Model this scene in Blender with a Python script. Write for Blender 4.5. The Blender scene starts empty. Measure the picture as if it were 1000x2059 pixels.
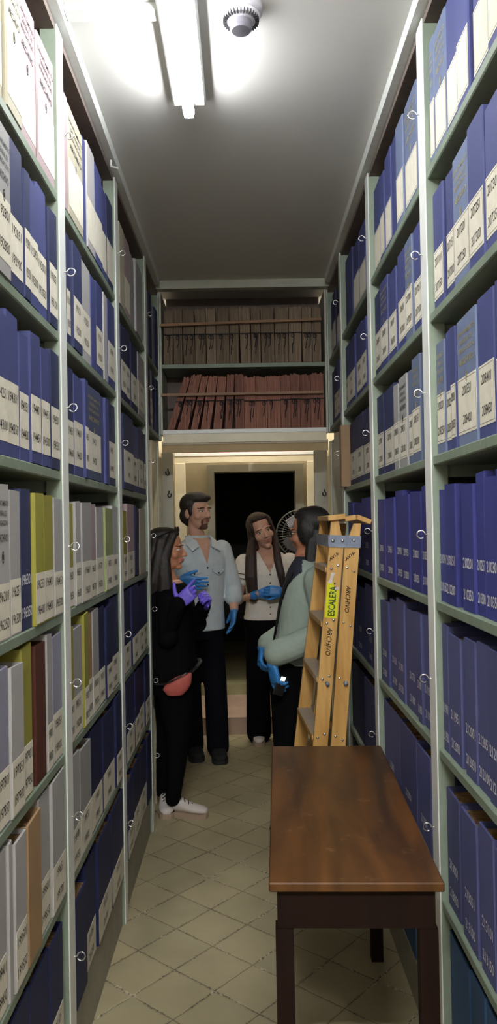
import bpy, math, random
from math import sin, cos, pi, radians, sqrt
from mathutils import Vector, Matrix, Euler
random.seed(7)
SC = bpy.context.scene
COL = SC.collection

# ------------------------------------------------------------------ materials
def new_mat(name):
    m = bpy.data.materials.new(name); m.use_nodes = True
    nt = m.node_tree; b = nt.nodes['Principled BSDF']
    return m, nt, b
def N(nt, t, **kw):
    n = nt.nodes.new(t)
    for k, v in kw.items():
        if k.startswith('_'): setattr(n, k[1:], v)
        else: n.inputs[k.replace('__', ' ')].default_value = v
    return n
def ramp(nt, fac, stops):
    r = nt.nodes.new('ShaderNodeValToRGB')
    e = r.color_ramp.elements
    while len(e) < len(stops): e.new(.5)
    for el, (p, c) in zip(e, stops): el.position = p; el.color = (*c, 1)
    nt.links.new(fac, r.inputs['Fac']); return r.outputs['Color']
def s2l(*c):
    return tuple((x/255/12.92 if x/255 <= .04045 else ((x/255+.055)/1.055)**2.4) for x in c)
def plain(name, col, rough=.6, metal=0, var=.12, nscale=25, bump=.0, bscale=120, objvar=0, spec=.5, stretch=None):
    m, nt, b = new_mat(name); L = nt.links
    tc = N(nt, 'ShaderNodeTexCoord')
    src = tc.outputs['Object']
    if stretch:
        mp = N(nt, 'ShaderNodeMapping'); mp.inputs['Scale'].default_value = stretch
        L.new(src, mp.inputs['Vector']); src = mp.outputs['Vector']
    no = N(nt, 'ShaderNodeTexNoise', Scale=nscale, Detail=5.0, Roughness=.6); L.new(src, no.inputs['Vector'])
    lo = tuple(max(0, c*(1-var)) for c in col); hi = tuple(min(1, c*(1+var)) for c in col)
    out = ramp(nt, no.outputs['Fac'], [(.25, lo), (.75, hi)])
    if objvar:
        oi = N(nt, 'ShaderNodeObjectInfo')
        mr = N(nt, 'ShaderNodeMapRange'); mr.inputs['To Min'].default_value = 1-objvar; mr.inputs['To Max'].default_value = 1+objvar
        L.new(oi.outputs['Random'], mr.inputs['Value'])
        hs = N(nt, 'ShaderNodeHueSaturation'); L.new(out, hs.inputs['Color']); L.new(mr.outputs['Result'], hs.inputs['Value'])
        out = hs.outputs['Color']
    L.new(out, b.inputs['Base Color'])
    b.inputs['Roughness'].default_value = rough; b.inputs['Metallic'].default_value = metal
    b.inputs['Specular IOR Level'].default_value = spec
    if bump:
        n2 = N(nt, 'ShaderNodeTexNoise', Scale=bscale, Detail=3.0); L.new(src, n2.inputs['Vector'])
        bp = N(nt, 'ShaderNodeBump', Strength=bump, Distance=.006); L.new(n2.outputs['Fac'], bp.inputs['Height'])
        L.new(bp.outputs['Normal'], b.inputs['Normal'])
    return m
def wood(name, a, c, rough=.45, scale=(30, 3, 3), wear=None):
    m, nt, b = new_mat(name); L = nt.links
    tc = N(nt, 'ShaderNodeTexCoord'); mp = N(nt, 'ShaderNodeMapping'); mp.inputs['Scale'].default_value = scale
    L.new(tc.outputs['Object'], mp.inputs['Vector'])
    n1 = N(nt, 'ShaderNodeTexNoise', Scale=1.0, Detail=6.0, Distortion=.6); L.new(mp.outputs['Vector'], n1.inputs['Vector'])
    out = ramp(nt, n1.outputs['Fac'], [(.36, a), (.64, c)])
    if wear:
        n3 = N(nt, 'ShaderNodeTexNoise', Scale=14.0, Detail=8.0, Roughness=.75); L.new(tc.outputs['Object'], n3.inputs['Vector'])
        f = ramp(nt, n3.outputs['Fac'], [(.60, (0, 0, 0)), (.74, (.5, .5, .5))])
        mx = N(nt, 'ShaderNodeMixRGB'); mx.inputs['Color2'].default_value = (*wear, 1)
        L.new(f, mx.inputs['Fac']); L.new(out, mx.inputs['Color1']); out = mx.outputs['Color']
    L.new(out, b.inputs['Base Color']); b.inputs['Roughness'].default_value = rough
    bp = N(nt, 'ShaderNodeBump', Strength=.15, Distance=.002); L.new(n1.outputs['Fac'], bp.inputs['Height']); L.new(bp.outputs['Normal'], b.inputs['Normal'])
    return m
def emit(name, col, s):
    m, nt, b = new_mat(name); b.inputs['Emission Color'].default_value = (*col, 1); b.inputs['Emission Strength'].default_value = s
    b.inputs['Base Color'].default_value = (*col, 1); return m

BOX = {}
def boxmat(k, rgb, var=.08, ov=.14, rough=.62):
    BOX[k] = plain('box_cloth_'+k, s2l(*rgb), rough, var=var, nscale=9, bump=.12, bscale=400, objvar=ov, spec=.3)
boxmat('b', (67, 73, 121)); boxmat('e', (57, 61, 128)); boxmat('n', (46, 52, 86)); boxmat('d', (32, 38, 76)); boxmat('s', (104, 116, 146)); boxmat('k', (64, 73, 100))
boxmat('v', (80, 84, 128)); boxmat('u', (54, 84, 122)); boxmat('w', (168, 167, 167)); boxmat('c', (184, 179, 158))
boxmat('p', (162, 143, 147)); boxmat('y', (150, 146, 66)); boxmat('g', (138, 148, 104)); boxmat('m', (84, 46, 36))
boxmat('t', (158, 130, 98)); boxmat('l', (142, 142, 160)); boxmat('o', (150, 84, 48))
M = {}
M['paper_label'] = plain('label_paper', s2l(224, 219, 203), .8, var=.10, nscale=30, objvar=.06, spec=.2)
M['ink'] = plain('black_ink', (.018, .017, .016), .8, spec=.2)
M['border_ink'] = plain('border_ink', (.09, .085, .08), .8, spec=.2)
M['white_paint'] = plain('stencil_white', s2l(225, 225, 232), .7)
M['gilt'] = plain('worn_gilt', s2l(168, 158, 104), .5, var=.4, nscale=200)
M['papers'] = plain('old_paper_edges', s2l(150, 118, 78), .95, var=.75, nscale=6, bump=.6, bscale=60, stretch=(6, 60, 6))
M['post'] = plain('sage_green_paint', s2l(138, 152, 136), .5, var=.10, nscale=14, bump=.15, bscale=60)
M['shelf'] = plain('green_shelf_paint', s2l(122, 136, 120), .5, var=.16, nscale=10, bump=.2, bscale=50)
M['strip'] = plain('pale_strip_paint', s2l(236, 240, 236), .4, var=.06, nscale=12)
M['back'] = plain('brown_back_board', s2l(112, 100, 94), .8, var=.15)
M['kick'] = plain('grey_kick_board', s2l(150, 148, 134), .6, var=.18, nscale=8, bump=.2)
M['metal'] = plain('bright_steel', (.75, .75, .76), .25, metal=1, var=.05)
M['bracket'] = plain('grey_bracket_steel', s2l(132, 142, 160), .42, metal=.35, var=.25, nscale=40)
M['blackmetal'] = plain('black_iron', (.012, .012, .012), .45)
M['ceil'] = plain('ceiling_paint', s2l(214, 213, 209), .8, var=.025, nscale=3, bump=.1, bscale=6)
M['trim'] = plain('trim_paint', s2l(226, 230, 226), .5, var=.05)
M['wall'] = plain('wall_plaster', s2l(168, 160, 148), .9, var=.1, nscale=4)
M['cream'] = plain('cream_gloss_paint', s2l(222, 214, 184), .4, var=.08, nscale=9)
M['greyp'] = plain('grey_green_paint', s2l(182, 184, 170), .45, var=.1, nscale=9)
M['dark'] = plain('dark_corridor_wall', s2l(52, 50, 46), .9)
M['bundle_r'] = plain('red_brown_paper', s2l(146, 102, 88), .9, var=.55, nscale=3, stretch=(60, 3, 2), objvar=.22, bump=.3, bscale=20)
M['bundle_g'] = plain('grey_brown_paper', s2l(128, 112, 94), .9, var=.55, nscale=3, stretch=(60, 3, 2), objvar=.25, bump=.3, bscale=20)
M['cord'] = plain('dark_tape', (.012, .012, .016), .8)
M['bar'] = wood('oak_bar', s2l(120, 84, 48), s2l(150, 108, 62), .5, (3, 40, 40))
M['pine'] = wood('ladder_pine', s2l(190, 142, 76), s2l(222, 178, 108), .38, (22, 22, 2.5))
M['tread'] = plain('grey_tread', s2l(158, 144, 126), .8, var=.12)
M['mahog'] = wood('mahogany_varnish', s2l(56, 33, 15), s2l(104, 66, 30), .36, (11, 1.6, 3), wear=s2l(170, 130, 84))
M['mahog_shaded'] = wood('mahogany_shaded', s2l(24, 12, 8), s2l(34, 17, 10), .7, (14, 14, 2)); M['mahog_shaded'].node_tree.nodes['Principled BSDF'].inputs['Specular IOR Level'].default_value = .15  # apron and leg brown darkened to hold the shade under the top
M['tube'] = emit('lit_tube', (.95, .96, .97), 50)
M['fill_tube'] = emit('added_fill_tube', (.97, .96, .94), 230)  # glow of the unseen fill fixture added behind the camera
M['plast'] = plain('white_plastic', s2l(218, 216, 226), .4, var=.02)
M['plastd'] = plain('grey_plastic', s2l(120, 118, 128), .5, var=.02)
M['fanwire'] = plain('grey_wire', s2l(96, 96, 88), .5, metal=.3)
M['slot'] = plain('vent_slot', (.03, .03, .035), .7)
M['yellow'] = plain('yellow_sticker', s2l(222, 226, 14), .45, var=.03)
M['greenink'] = plain('dark_green_print', s2l(22, 66, 34), .6)
M['torn'] = plain('torn_white_paper', s2l(214, 206, 200), .8)

def floor_mat():
    m, nt, b = new_mat('diagonal_cement_tiles'); L = nt.links
    tc = N(nt, 'ShaderNodeTexCoord'); mp = N(nt, 'ShaderNodeMapping')
    mp.inputs['Rotation'].default_value = (0, 0, radians(41)); mp.inputs['Location'].default_value = (.055, .06, 0)
    L.new(tc.outputs['Object'], mp.inputs['Vector'])
    wob = N(nt, 'ShaderNodeTexNoise', Scale=22.0, Detail=3.0); L.new(tc.outputs['Object'], wob.inputs['Vector'])
    add = N(nt, 'ShaderNodeVectorMath', _operation='MULTIPLY_ADD'); add.inputs[1].default_value = (.007,)*3
    L.new(wob.outputs['Color'], add.inputs[0]); L.new(mp.outputs['Vector'], add.inputs[2])
    br = N(nt, 'ShaderNodeTexBrick', _offset=0.0, _squash=1.0)
    br.inputs['Scale'].default_value = 1; br.inputs['Brick Width'].default_value = .2; br.inputs['Row Height'].default_value = .2
    br.inputs['Mortar Size'].default_value = .0022; br.inputs['Mortar Smooth'].default_value = .3
    br.inputs['Color1'].default_value = (*s2l(178, 168, 136), 1); br.inputs['Color2'].default_value = (*s2l(166, 158, 128), 1)
    br.inputs['Mortar'].default_value = (*s2l(120, 110, 88), 1)
    L.new(add.outputs['Vector'], br.inputs['Vector'])
    # worn chips and dirt along the joints
    br2 = N(nt, 'ShaderNodeTexBrick', _offset=0.0, _squash=1.0)
    for k, v in (('Scale', 1), ('Brick Width', .2), ('Row Height', .2), ('Mortar Size', .011), ('Mortar Smooth', 1.0)): br2.inputs[k].default_value = v
    L.new(add.outputs['Vector'], br2.inputs['Vector'])
    n1 = N(nt, 'ShaderNodeTexNoise', Scale=7.0, Detail=2.0); L.new(tc.outputs['Object'], n1.inputs['Vector'])
    n2 = N(nt, 'ShaderNodeTexNoise', Scale=95.0, Detail=6.0, Roughness=.8); L.new(tc.outputs['Object'], n2.inputs['Vector'])
    p1 = ramp(nt, n1.outputs['Fac'], [(.44, (0, 0, 0)), (.54, (1, 1, 1))])
    q1 = ramp(nt, n2.outputs['Fac'], [(.50, (0, 0, 0)), (.58, (1, 1, 1))])
    def mul(a, c):
        x = N(nt, 'ShaderNodeMath', _operation='MULTIPLY'); L.new(a, x.inputs[0]); L.new(c, x.inputs[1]); return x.outputs[0]
    dirt = mul(mul(br2.outputs['Fac'], p1), q1)
    mx = N(nt, 'ShaderNodeMixRGB'); mx.inputs['Color2'].default_value = (*s2l(62, 54, 44), 1)
    L.new(dirt, mx.inputs['Fac']); L.new(br.outputs['Color'], mx.inputs['Color1'])
    n3 = N(nt, 'ShaderNodeTexNoise', Scale=5.0, Detail=2.0); 
    mp3 = N(nt, 'ShaderNodeMapping'); mp3.inputs['Location'].default_value = (7, 3, 1); L.new(tc.outputs['Object'], mp3.inputs['Vector']); L.new(mp3.outputs['Vector'], n3.inputs['Vector'])
    p2 = ramp(nt, n3.outputs['Fac'], [(.52, (0, 0, 0)), (.6, (1, 1, 1))])
    q2 = ramp(nt, n2.outputs['Fac'], [(.44, (1, 1, 1)), (.5, (0, 0, 0))])
    chip = mul(mul(br2.outputs['Fac'], p2), q2)
    mx2 = N(nt, 'ShaderNodeMixRGB'); mx2.inputs['Color2'].default_value = (*s2l(214, 206, 184), 1)
    L.new(chip, mx2.inputs['Fac']); L.new(mx.outputs['Color'], mx2.inputs['Color1'])
    n4 = N(nt, 'ShaderNodeTexNoise', Scale=2.2, Detail=6.0); L.new(tc.outputs['Object'], n4.inputs['Vector'])
    st = ramp(nt, n4.outputs['Fac'], [(.35, (.8, .78, .76)), (.7, (1.05, 1.05, 1.03))])
    mm = N(nt, 'ShaderNodeMixRGB', _blend_type='MULTIPLY'); mm.inputs['Fac'].default_value = 1
    L.new(mx2.outputs['Color'], mm.inputs['Color1']); L.new(st, mm.inputs['Color2'])
    L.new(mm.outputs['Color'], b.inputs['Base Color']); b.inputs['Roughness'].default_value = .62
    b.inputs['Specular IOR Level'].default_value = .3
    bp = N(nt, 'ShaderNodeBump', Strength=.3, Distance=.003); bp.invert = True
    L.new(br2.outputs['Fac'], bp.inputs['Height']); L.new(bp.outputs['Normal'], b.inputs['Normal'])
    return m
M['floor'] = floor_mat()
M['pinkstep'] = plain('pinkish_cement', s2l(186, 160, 142), .75, var=.12, nscale=10, bump=.2, bscale=30)
M['greenstep'] = plain('olive_cement', s2l(160, 158, 122), .7, var=.12, nscale=10, bump=.2, bscale=30)

# ------------------------------------------------------------------ mesh builder
class MB:
    def __init__(s): s.v = []; s.f = []; s.m = []
    def add(s, vs, fs, m=0):
        o = len(s.v); s.v += [tuple(v) for v in vs]; s.f += [tuple(i+o for i in f) for f in fs]; s.m += [m]*len(fs); return s
    def box(s, a, b, m=0, M4=None, ch=0):
        (x0, y0, z0), (x1, y1, z1) = a, b
        if ch:
            c = ch; vs = []
            for z, e in ((z0, c), (z0+c, 0), (z1-c, 0), (z1, c)):
                vs += [(x0+c+e*0, y0+e, z), (x1-c, y0+e, z), (x1-e, y0+c, z), (x1-e, y1-c, z), (x1-c, y1-e, z), (x0+c, y1-e, z), (x0+e, y1-c, z), (x0+e, y0+c, z)]
            fs = [tuple(range(7, -1, -1)), tuple(range(24, 32))]
            for k in range(3):
                for i in range(8): j = (i+1) % 8; fs.append((k*8+i, k*8+j, k*8+8+j, k*8+8+i))
        else:
            vs = [(x0, y0, z0), (x1, y0, z0), (x1, y1, z0), (x0, y1, z0), (x0, y0, z1), (x1, y0, z1), (x1, y1, z1), (x0, y1, z1)]
            fs = [(3, 2, 1, 0), (4, 5, 6, 7), (0, 1, 5, 4), (1, 2, 6, 5), (2, 3, 7, 6), (3, 0, 4, 7)]
        if M4 is not None: vs = [M4 @ Vector(v) for v in vs]
        return s.add(vs, fs, m)
    def prism(s, poly, z0, z1, m=0, M4=None):
        n = len(poly); vs = [(x, y, z0) for x, y in poly]+[(x, y, z1) for x, y in poly]
        if M4 is not None: vs = [M4 @ Vector(v) for v in vs]
        fs = [tuple(range(n-1, -1, -1)), tuple(range(n, 2*n))]+[(i, (i+1) % n, n+(i+1) % n, n+i) for i in range(n)]
        return s.add(vs, fs, m)
    def rings(s, rings, m=0, closed=False):
        n = len(rings[0]); vs = [p for r in rings for p in r]; fs = []
        k = len(rings)
        for a in range(k if closed else k-1):
            b = (a+1) % k
            for i in range(n): j = (i+1) % n; fs.append((a*n+i, a*n+j, b*n+j, b*n+i))
        if not closed: fs += [tuple(range(n-1, -1, -1)), tuple(range((k-1)*n, k*n))]
        return s.add(vs, fs, m)
    def tube(s, pts, rad, n=8, m=0, closed=False, flat=1.0, up=None):
        pts = [Vector(p) for p in pts]; k = len(pts)
        rad = rad if hasattr(rad, '__len__') else [rad]*k
        R = []; prev = None
        for i, p in enumerate(pts):
            a = pts[(i-1) % k] if (closed or i > 0) else p; b = pts[(i+1) % k] if (closed or i < k-1) else p
            t = (b-a).normalized()
            if prev is None:
                h = Vector(up) if up else (Vector((0, 0, 1)) if abs(t.z) < .9 else Vector((1, 0, 0)))
            else: h = prev
            u = h-t*h.dot(t); u.normalize(); w = t.cross(u); prev = u
            r = rad[i]
            R.append([p+u*cos(2*pi*q/n)*r*flat+w*sin(2*pi*q/n)*r for q in range(n)])
        return s.rings(R, m, closed)
    def limb(s, pts, rad, n=14, m=0):
        pts = [Vector(p) for p in pts]
        s.tube(pts, rad, n, m)
        for p, r in zip(pts, rad): s.ell(p, (r, r, r), m=m, n=n, k=8)
        return s
    def ell(s, c, r, M4=None, m=0, n=16, k=10):
        vs = []; c = Vector(c)
        r = (r, r, r) if not hasattr(r, '__len__') else r
        for i in range(1, k):
            t = pi*i/k
            for j in range(n):
                a = 2*pi*j/n; vs.append(c+Vector((r[0]*sin(t)*cos(a), r[1]*sin(t)*sin(a), r[2]*cos(t))))
        top = len(vs); vs.append(c+Vector((0, 0, r[2]))); vs.append(c-Vector((0, 0, r[2])))
        fs = []
        for i in range(k-2):
            for j in range(n): q = (j+1) % n; fs.append((i*n+j, (i+1)*n+j, (i+1)*n+q, i*n+q))
        for j in range(n):
            q = (j+1) % n; fs.append((top, j, q)); fs.append((top+1, (k-2)*n+q, (k-2)*n+j))
        if M4 is not None: vs = [M4 @ v for v in vs]
        return s.add(vs, fs, m)
    def lathe(s, prof, c=(0, 0, 0), n=24, m=0, M4=None):
        R = [[Vector((c[0]+r*cos(2*pi*i/n), c[1]+r*sin(2*pi*i/n), c[2]+z)) for i in range(n)] for r, z in prof]
        if M4 is not None: R = [[M4 @ p for p in r] for r in R]
        return s.rings(R, m)
    def build(s, name, mats, parent=None, smooth=False, off=None):
        me = bpy.data.meshes.new(name)
        vs = s.v if off is None else [(v[0]-off[0], v[1]-off[1], v[2]-off[2]) for v in s.v]
        me.from_pydata([tuple(v) for v in vs], [], s.f)
        for q in (mats if isinstance(mats, (list, tuple)) else [mats]): me.materials.append(q)
        if any(s.m): me.polygons.foreach_set('material_index', s.m)
        if smooth: me.polygons.foreach_set('use_smooth', [True]*len(me.polygons))
        me.update()
        o = bpy.data.objects.new(name, me); COL.objects.link(o)
        if parent is not None: o.parent = parent
        return o
def thing(name, label, cat, loc=(0, 0, 0), rz=0, group=None):
    o = bpy.data.objects.new(name, None); COL.objects.link(o); o.empty_display_size = .05
    o.location = loc; o.rotation_euler = (0, 0, rz); return tag(o, label, cat, group)
def tag(o, label, cat, group=None):
    o['label'] = label; o['category'] = cat
    if group: o['group'] = group
    return o
def struct(name, mb, mat, label=None, cat=None, smooth=False):
    o = mb.build(name, mat, smooth=smooth); o['kind'] = 'structure'
    if label: o['label'] = label
    if cat: o['category'] = cat
    return o
def copy_tree(o, parent=None):
    c = o.copy(); COL.objects.link(c)
    if parent is not None: c.parent = parent
    for ch in list(o.children): copy_tree(ch, c)
    return c

_tc = {}
def glyphs(s, bold=0.0, shear=0.0):
    k = (s, bold, shear)
    if k not in _tc:
        cu = bpy.data.curves.new('lettering', 'FONT'); cu.body = s; cu.resolution_u = 2; cu.offset = bold; cu.shear = shear
        ob = bpy.data.objects.new('lettering', cu); COL.objects.link(ob)
        bpy.context.view_layer.update()
        me = bpy.data.meshes.new_from_object(ob.evaluated_get(bpy.context.evaluated_depsgraph_get()))
        vs = [(v.co.x, v.co.y) for v in me.vertices]; fs = [tuple(p.vertices) for p in me.polygons]
        bpy.data.objects.remove(ob); bpy.data.curves.remove(cu); bpy.data.meshes.remove(me)
        x0 = min(v[0] for v in vs); x1 = max(v[0] for v in vs); y0 = min(v[1] for v in vs); y1 = max(v[1] for v in vs)
        _tc[k] = ([((x-x0)/(x1-x0), (y-y0)/(y1-y0)) for x, y in vs], fs, (x1-x0)/(y1-y0))
    return _tc[k]
def put_text(mb, s, o, ux, uy, w, h, m=0, bold=0.0, shear=0.0):
    vs, fs, asp = glyphs(s, bold, shear); o = Vector(o); ux = Vector(ux); uy = Vector(uy)
    mb.add([o+ux*(x*w)+uy*(y*h) for x, y in vs], fs, m)
# ------------------------------------------------------------------ room
CEIL = 3.09; PL = -.511; PR = .528
POSTY = (1.262, 2.236, 3.205, 4.135, 4.79)
mb = MB().box((-1.6, -1.6, -.1), (1.6, 5.9, 0)); struct('floor', mb, M['floor'])
mb = MB().box((-1.6, 5.9, -.1), (1.6, 6.68, .13)); struct('floor_step', mb, M['pinkstep'])
mb = MB().box((-1.6, 6.68, -.1), (1.6, 9.2, .217)); struct('floor_landing', mb, M['greenstep'])
struct('ceiling', MB().box((-1.6, -1.6, CEIL), (1.6, 9.2, CEIL+.1)), M['ceil'])
struct('wall_left', MB().box((-1.0, -1.6, 0), (-.93, 6.9, CEIL)), M['wall'])
struct('wall_right', MB().box((.95, -1.6, 0), (1.02, 6.9, CEIL)), M['wall'])
struct('wall_behind', MB().box((-1.0, -1.6, 0), (1.02, -1.5, CEIL)), M['wall'])
# end wall with the doorway
DX0, DX1, DT = -.275, .455, 2.07
mb = MB(); mb.box((-.93, 6.72, .217), (DX0, 6.9, CEIL)); mb.box((DX1, 6.72, .217), (.95, 6.9, CEIL)); mb.box((DX0, 6.72, DT), (DX1, 6.9, CEIL))
struct('wall_back', mb, M['cream'])
mb = MB()
mb.box((DX0-.05, 6.69, .217), (DX0+.012, 6.92, DT+.05)); mb.box((DX1-.012, 6.69, .217), (DX1+.06, 6.92, DT+.05)); mb.box((DX0+.012, 6.69, DT-.012), (DX1-.012, 6.92, DT+.05))
struct('door_1', mb, M['greyp'])
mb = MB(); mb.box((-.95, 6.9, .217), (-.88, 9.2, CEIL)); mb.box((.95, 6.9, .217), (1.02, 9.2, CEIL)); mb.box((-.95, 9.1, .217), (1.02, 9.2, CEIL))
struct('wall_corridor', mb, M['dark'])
# ceiling battens
mb = MB().box((-.53, -1.4, CEIL-.045), (-.488, 4.6, CEIL+.0)); mb.tube([(-.50, 3.0, CEIL-.05), (-.50, 3.0, CEIL-.075), (-.47, 2.985, CEIL-.09)], .004, 6)
struct('trim_1', mb, M['trim'])
struct('trim_2', MB().box((.505, -1.4, CEIL-.045), (.548, 4.6, CEIL)), M['trim'])
struct('trim_3', MB().box((-.488, 2.16, CEIL-.022), (-.17, 2.215, CEIL), ch=.003), M['trim'])
struct('trim_4', MB().box((-.56, 4.66, CEIL-.05), (.62, 4.72, CEIL)), M['greyp'])

# ------------------------------------------------------------------ shelving racks
LZ = [2.554, 2.158, 1.766, 1.367, .976, .597, .2]; RZ = [2.60, 2.191, 1.79, 1.383, .97, .546, .15]
def rack(side, label):
    w = PL if side < 0 else PR; Z = LZ if side < 0 else RZ
    t = thing('shelving_rack', label, 'shelving', (w, 1.2, 0))
    off = (w, 1.2, 0)
    X = lambda d: w+side*d          # d = depth behind the post face
    def bx(mb, d0, y0, z0, d1, y1, z1, m=0, ch=0):
        a, b = sorted((X(d0), X(d1))); mb.box((a, y0, z0), (b, y1, z1), m, ch=ch)
    bp = MB(); bx(bp, .385, 1.2, .0, .40, 4.76, 3.04); bp.build('back_board', M['back'], t, off=off)
    for i, y in enumerate(POSTY):
        top = 3.035
        bot = 0 if i < 4 else Z[1]-.03
        mb = MB(); bx(mb, 0.002, y-.07, bot, .046, y, top); bx(mb, .34, y-.07, bot, .385, y, top)
        for z in Z[:6]:
            if z-.06 > bot: bx(mb, .046, y-.055, z-.06, .34, y-.015, z-.025)
        p = mb.build('post', M['post'], t, off=off)
        mb = MB(); bx(mb, -.002, y-.07, bot, .002, y, top, ch=.0008); mb.build('front_strip', M['strip'], p, off=off)
        if 0 < i < 4:
            for z in Z[:7]:
                zz = z+.185; rq = .0115
                mb = MB(); c = Vector((w-side*.022, y-.02, zz))
                pts = [c+Vector((rq*cos(a), .003*sin(a/2), rq*sin(a))) for a in [pi*2*k/14 for k in range(13)]]
                if side < 0: pts = [c+Vector((-rq*cos(a), .002*sin(a), rq*sin(a))) for a in [2*pi*k/14 for k in range(14)]]
                mb.tube(pts, .0021, 6); mb.tube([(w+side*.01, y-.02, zz), c-Vector((-side*.0115, 0, 0))], .0018, 6)
                mb.build('screw_eye', M['metal'], p, off=off, smooth=True)
    for k, z in enumerate(Z[:6]):
        y1 = 4.135 if k > 1 else 4.76
        mb = MB(); bx(mb, .005, 1.2, z-.027, .385, y1, z, ch=.003); mb.build('shelf', M['shelf'], t, off=off)
    mb = MB(); bx(mb, .012, 1.2, 0, .03, 4.135, Z[6]-.002); bx(mb, .012, 1.2, Z[6]-.002, .385, 4.135, Z[6], ch=0)
    mb.build('kick_board', M['kick'], t, off=off)
    mb = MB(); bx(mb, .005, 1.2, 3.02, .385, 4.76, 3.04); mb.build('top_board', M['back'], t, off=off)
    mb = MB(); bx(mb, .05, 4.10, 0, .385, 4.125, Z[1]-.03); mb.build('end_panel', M['post'], t, off=off)
    return t
rack(-1, 'tall pale green shelving rack along the left wall, holding cream, white and navy boxes')
rack(1, 'tall pale green shelving rack behind the table and ladder, holding mostly blue boxes')

LROWS=[
 '1.605,1.697,cL 1.708,1.825,cLT 1.829,1.973,pLT 1.987,2.234,pLT | 2.271,2.315,p 2.315,2.527,cLT 2.530,2.590,b 2.590,2.726,wL 2.726,2.867,bL 2.872,2.980,bL 2.985,3.173,nL | 3.260,3.394,c 3.394,3.584,pL 3.599,3.728,w 3.745,3.977,w',
 '1.621,1.719,wLT 1.727,1.831,nL 1.833,1.885,nL 1.887,1.962,bL 1.964,2.055,bL 2.071,2.198,nL | 2.296,2.349,nL 2.356,2.484,nL 2.499,2.643,wL 2.648,2.740,b 2.745,2.874,bL 2.884,2.957,w 2.968,3.211,bL | 3.274,3.424,nL 3.431,3.573,nL 3.581,3.786,nL 3.804,4.046,wL',
 '1.608,1.699,bL 1.702,1.792,bL 1.796,1.875,bL 1.877,1.970,bL 1.972,2.059,bL 2.065,2.204,nL | 2.278,2.357,nL 2.361,2.494,bL 2.498,2.549,bL 2.553,2.793,kLG 2.798,2.862,b 2.867,2.945,b 2.950,3.224,nL | 3.289,3.578,nL 3.586,3.777,bL 3.785,3.979,nL 3.989,4.183,nL',
 '1.598,1.692,wLT 1.703,1.785,wL 1.787,1.876,nN 1.881,1.968,yL 1.970,2.063,yL 2.068,2.204,wL | 2.278,2.338,yL 2.341,2.414,wL 2.422,2.576,wL 2.580,2.670,pL 2.674,2.809,wL 2.829,2.986,gL 2.991,3.161,wL | 3.263,3.358,yL 3.372,3.582,pL 3.598,3.731,n 3.766,3.989,c',
 '1.595,1.675,lL 1.676,1.775,wL 1.779,1.865,yL 1.892,1.990,m 1.995,2.051,wL 2.057,2.174,lL | 2.247,2.292,yL 2.295,2.424,wL 2.427,2.499,yL 2.507,2.588,tL 2.592,2.702,wL 2.711,2.816,dL 2.821,2.940,dL 2.946,3.149,dL | 3.251,3.448,dL 3.463,3.669,dL 3.686,3.884,dL 3.893,4.124,dL',
 '1.573,1.644,wL 1.651,1.679,w 1.686,1.776,wL 1.784,1.899,t 1.904,2.009,wL 2.012,2.151,wL | 2.248,2.354,wL 2.358,2.527,wL 2.543,2.736,dL 2.741,2.972,dL 2.995,3.150,dL | 3.267,3.498,dL 3.506,3.660,dL 3.668,3.875,dL 3.885,4.161,dL',
 '1.654,1.805,d 1.814,1.987,d 1.989,2.126,dL | 2.260,2.413,d 2.428,2.588,dL 2.605,2.851,dL 2.861,3.136,dL | 3.254,3.424,dL 3.440,3.648,dL 3.665,3.884,dL 3.894,4.109,d',
]
RROWS=[
 '3.748,3.988,b 3.551,3.731,bL 3.359,3.543,bL | 2.975,3.137,bL 2.880,2.970,bL 2.752,2.869,bL 2.643,2.747,b 2.519,2.635,sL 2.336,2.511,sLG | 2.109,2.226,sLG 1.994,2.107,sLG 1.890,1.992,bL 1.789,1.888,bL 1.652,1.765,bL 1.547,1.642,bL',
 '3.991,4.194,bL 3.704,3.981,bL 3.514,3.687,bL 3.370,3.506,bL | 3.001,3.187,nL 2.835,2.995,bLG 2.686,2.830,bL 2.529,2.660,bL 2.417,2.525,sLG 2.308,2.413,bL | 2.058,2.276,bL 1.960,2.038,bL 1.816,1.955,sLG 1.695,1.812,bL 1.590,1.692,bL',
 '3.993,4.414,t 3.759,3.974,nL 3.507,3.751,nL 3.286,3.492,nL | 2.992,3.186,nL 2.792,2.987,nL 2.693,2.783,wL 2.561,2.689,wLT 2.455,2.553,sL 2.338,2.452,sLG | 2.076,2.203,sLG 2.006,2.071,bL 1.955,2.004,bL 1.791,1.952,sLG 1.669,1.787,bL 1.556,1.659,bL',
 '3.886,4.172,eN 3.590,3.868,eN 3.311,3.583,eN | 2.975,3.151,eN 2.798,2.969,eN 2.667,2.794,eN 2.547,2.662,eN 2.376,2.524,eN 2.292,2.363,eN | 2.090,2.221,eN 1.982,2.087,eN 1.829,1.933,eN 1.760,1.825,eN 1.661,1.757,eN 1.554,1.657,eN',
 '3.908,4.384,d 3.555,3.891,bN 3.272,3.540,bN | 2.959,3.164,bN 2.814,2.954,vN 2.683,2.810,vN 2.476,2.675,vN 2.407,2.469,vN 2.305,2.400,vN | 2.103,2.233,vN 1.978,2.098,vN 1.851,1.947,vN 1.757,1.847,vN 1.657,1.754,vN',  # far dark blue boxes added here and below where only shade lies
 '4.078,4.450,d 3.639,4.059,d 3.323,3.624,v | 2.813,3.167,vN 2.530,2.804,vN 2.342,2.523,vN | 2.034,2.235,vN 1.863,1.997,vN 1.735,1.843,vN 1.609,1.731,vN',
 '4.060,4.466,d 3.675,4.041,d 3.332,3.660,u | 2.854,3.213,u 2.568,2.845,u | 1.975,2.165,u 1.815,1.932,u 1.665,1.808,u',
]
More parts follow.
